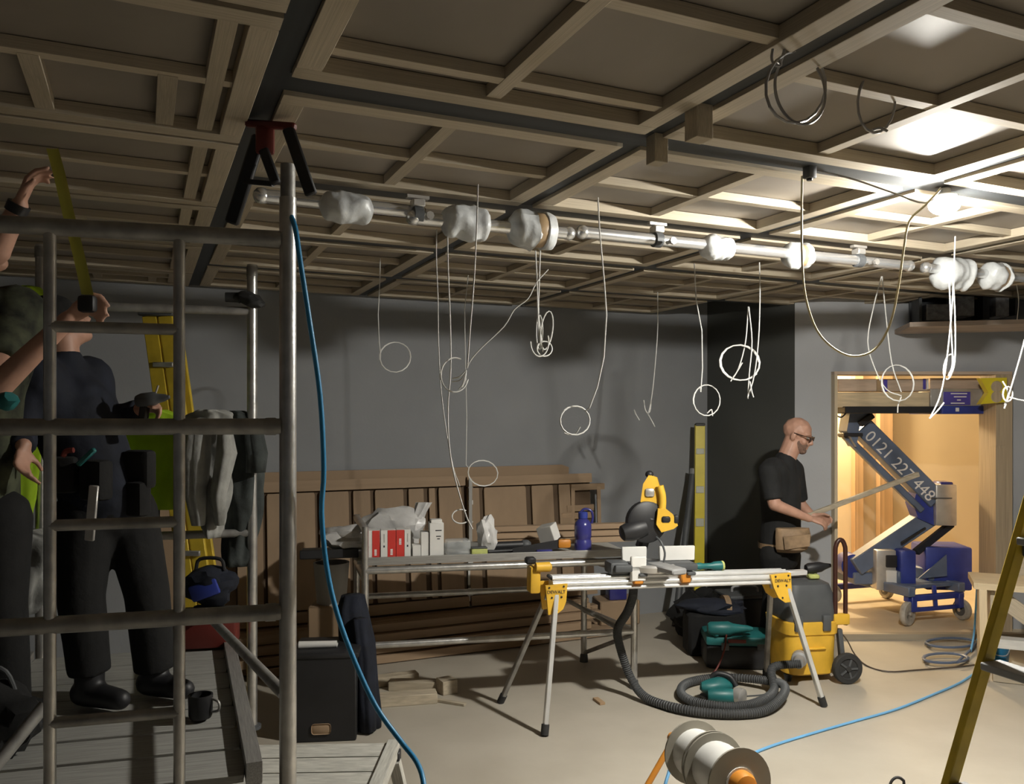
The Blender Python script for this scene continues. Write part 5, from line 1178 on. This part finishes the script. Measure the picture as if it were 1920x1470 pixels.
# boom
YBm = 7.02
def arm(nm, x0, y0, x1, y1, th, Yd, dep, mm, bev=.008):
    p0, p1 = P(x0, y0, Yd), P(x1, y1, Yd - .06); return MB().beam(p0, p1, dep, th, V((0, 1, 0)).cross(p1 - p0), bev).build(nm, mm, lift), p0, p1
a1, q0, q1 = arm('upper_arm', 1614, 800, 1752, 938, .165, YBm, .14, m_bluegrey)
arm('upper_link', 1583, 816, 1728, 958, .055, YBm - .03, .06, m_bluegrey)
arm('lower_arm', 1752, 960, 1600, 1062, .15, YBm, .14, m_bluegrey)
arm('lower_link', 1784, 982, 1716, 1036, .055, YBm - .03, .06, m_navy)
arm('lower_arm_slot', 1735, 990, 1690, 1018, .015, YBm - .085, .02, m_black, .002)
MB().prism([P(1722, 912, 6.92), P(1748, 902, 6.92), P(1751, 985, 6.92), P(1722, 972, 6.92), P(1712, 945, 6.92)], V((0, .14, 0))).build('knuckle_plate', m_blue, lift)
MB().box(P(1765, 945, 6.97), (.17, .20, .34), RZ(-4), .01, 2).build('knuckle_cover', m_silver, lift, label='pale grey steel knuckle cover')
MB().box(P(1765, 934, 6.865), (.172, .004, .008), RZ(-4)).build('cover_seam', m_dkgrey, lift)
MB().box(P(1768, 906, 6.97), (.10, .16, .03), RZ(-4), .008).build('cover_cap', m_jug, lift)
for x, y in ((1586, 816), (1786, 980), (1733, 955)): MB().lathe(P(x, y, 6.93), V((0, 1, 0)), [(0, .022), (.12, .022)], 14).build('pivot_pin', m_black, lift)
MB().prism([P(1594, 772, 6.9), P(1632, 772, 6.9), P(1612, 800, 6.9), P(1606, 838, 6.9), P(1588, 808, 6.9)], V((0, .18, 0))).build('head_bracket', m_bluegrey, lift)
MB().beam(P(1580, 815, 6.9), P(1616, 815, 6.9), .05, .028, ZX, .004).build('head_lever', m_black, lift)
MB().beam(P(1612, 796, 6.88), P(1636, 778, 6.88), .05, .05, ZX, .006).build('tilt_ram', m_black, lift)
MB().lathe(P(1600, 1062, 6.95), V((0, 1, 0)), [(0, .10), (.16, .10)], 20).build('base_knuckle', m_blue, lift)
MB().box(P(1612, 1082, 7.0), (.16, .16, .10), None, .01).build('turntable_foot', m_bluegrey, lift)
ad_ = (q1 - q0).normalized(); nrm_ = V((0, -1, 0)); nrm_ = (nrm_ - ad_ * nrm_.dot(ad_)).normalized(); upv = nrm_.cross(ad_)
upv = upv if upv.z > 0 else -upv
tc_ = q0.lerp(q1, .51) + nrm_ * .0745 - upv * .025
text('phone_number', '0121 227 448', .135, tc_, ad_, upv, m_whiteprint, a1, .001)
# platform deck
dk0, dk1 = P(1561, 769, 6.80), P(1846, 769, 6.86)
MB().beam(dk0, P(1736, 769, 6.84), .46, .055, ZX, .006).build('deck', m_black, lift); MB().beam(P(1734, 769, 6.83), dk1, .50, .065, ZX, .006).build('deck_end', m_blue, lift)
for x in (1795,): MB().box(P(x, 768, 6.575), (.028, .006, .03), None, .002).build('deck_marker', m_whiteprint, lift)
MB().tube([P(1563, 773, 6.62), P(1570, 780, 6.6), P(1578, 782, 6.6), P(1586, 775, 6.62)], .006, 8, 4).build('deck_lead', m_black, lift)
# load on the deck
YL = 6.62
t = thing('timber_beam', 'pale timber beam lying on the lift deck at the left', 'timber', P(1648, 765, YL + .08))
MB().box(P(1648, 750, YL + .08), (.735, .16, .122), None, .003).build('beam', m_pine_pale, t)
t = thing('load_carton', 'pale carton with a shiny blue label on the lift deck', 'box', P(1784, 765, YL + .1)); bc = P(1784, 747, YL + .1)
MB().box(bc, (.44, .20, .150), None, .004).build('carton_body', m_silver, t)
MB().box(P(1794, 747, YL - .003), (.215, .004, .105), None).build('blue_label', m_labelblue, t)
for i_, (w_, dx) in enumerate(((.13, .0), (.10, .01), (.03, .0), (.11, -.01))): MB().box(P(1798, 738 + i_ * 6, YL - .007) + V((dx, 0, 0)), (w_, .002, .009), None).build('label_print', m_whiteprint, t)
t = thing('load_carton', 'pinkish carton at the left on top of the lift load', 'box', P(1599, 735, YL + .1))
MB().box(P(1599, 723, YL + .1), (.31, .18, .10), None, .004).build('carton_body', m_pinkpine, t)
t = thing('load_carton', 'brown-grey carton edged with blue tape on top of the lift load', 'box', P(1682, 735, YL + .12))
MB().box(P(1682, 723, YL + .12), (.40, .18, .10), None, .004).build('carton_body', m_pinkpine, t)
MB().box(P(1660, 723, YL + .025), (.03, .012, .095), None, .002).build('blue_tape', m_labelblue, t); MB().box(P(1648, 723, YL + .027), (.04, .01, .095), None, .002).build('brown_tape', m_tape, t)
t = thing('load_carton', 'pinkish carton with white and blue edge on top of the lift load', 'box', P(1780, 731, YL + .13))
MB().box(P(1780, 720, YL + .13), (.40, .18, .088), None, .004).build('carton_body', m_pinkpine, t)
MB().box(P(1733, 720, YL + .03), (.022, .012, .085), None, .002).build('blue_tape', m_labelblue, t); MB().box(P(1739, 720, YL + .028), (.012, .012, .085), None, .002).build('white_tape', m_whiteprint, t)
t = thing('notched_board', 'yellow notched board end at the right of the lift load', 'board', P(1866, 757, 6.40))
MB().prism([P(1838, 709, 6.37), P(1888, 708, 6.37), P(1888, 754, 6.37), P(1838, 758, 6.37), P(1853, 736, 6.37)], V((.0, .055, 0))).build('board', m_lev, t, smooth=False)
for (x, y) in ((1869, 725), (1869, 744)): MB().lathe(P(x, y, 6.37), V((0, -1, 0)), [(0, .045), (.004, .04)], 16).build('worn_patch', m_oldpine, t)
vt = VV(.12, -.02, .70); t = thing('power_driver', 'black and lime power driver lying on top of the vacuum', 'drill', VV(.10, -.02, .64))
MB().lathe(vt - V((.09, 0, .0)), V((1, .1, .12)), [(0, .028), (.02, .036), (.10, .034), (.13, .022), (.17, .012)], 14).build('driver_body', m_black, t)
MB().box(vt + V((-.05, -.02, -.045)), (.07, .06, .03), None, .008).build('driver_battery', m_lime, t); MB().beam(vt + V((-.05, 0, -.01)), vt + V((-.06, 0, -.05)), .03, .035, V((1, 0, 0)), .008).build('driver_grip', m_black, t)
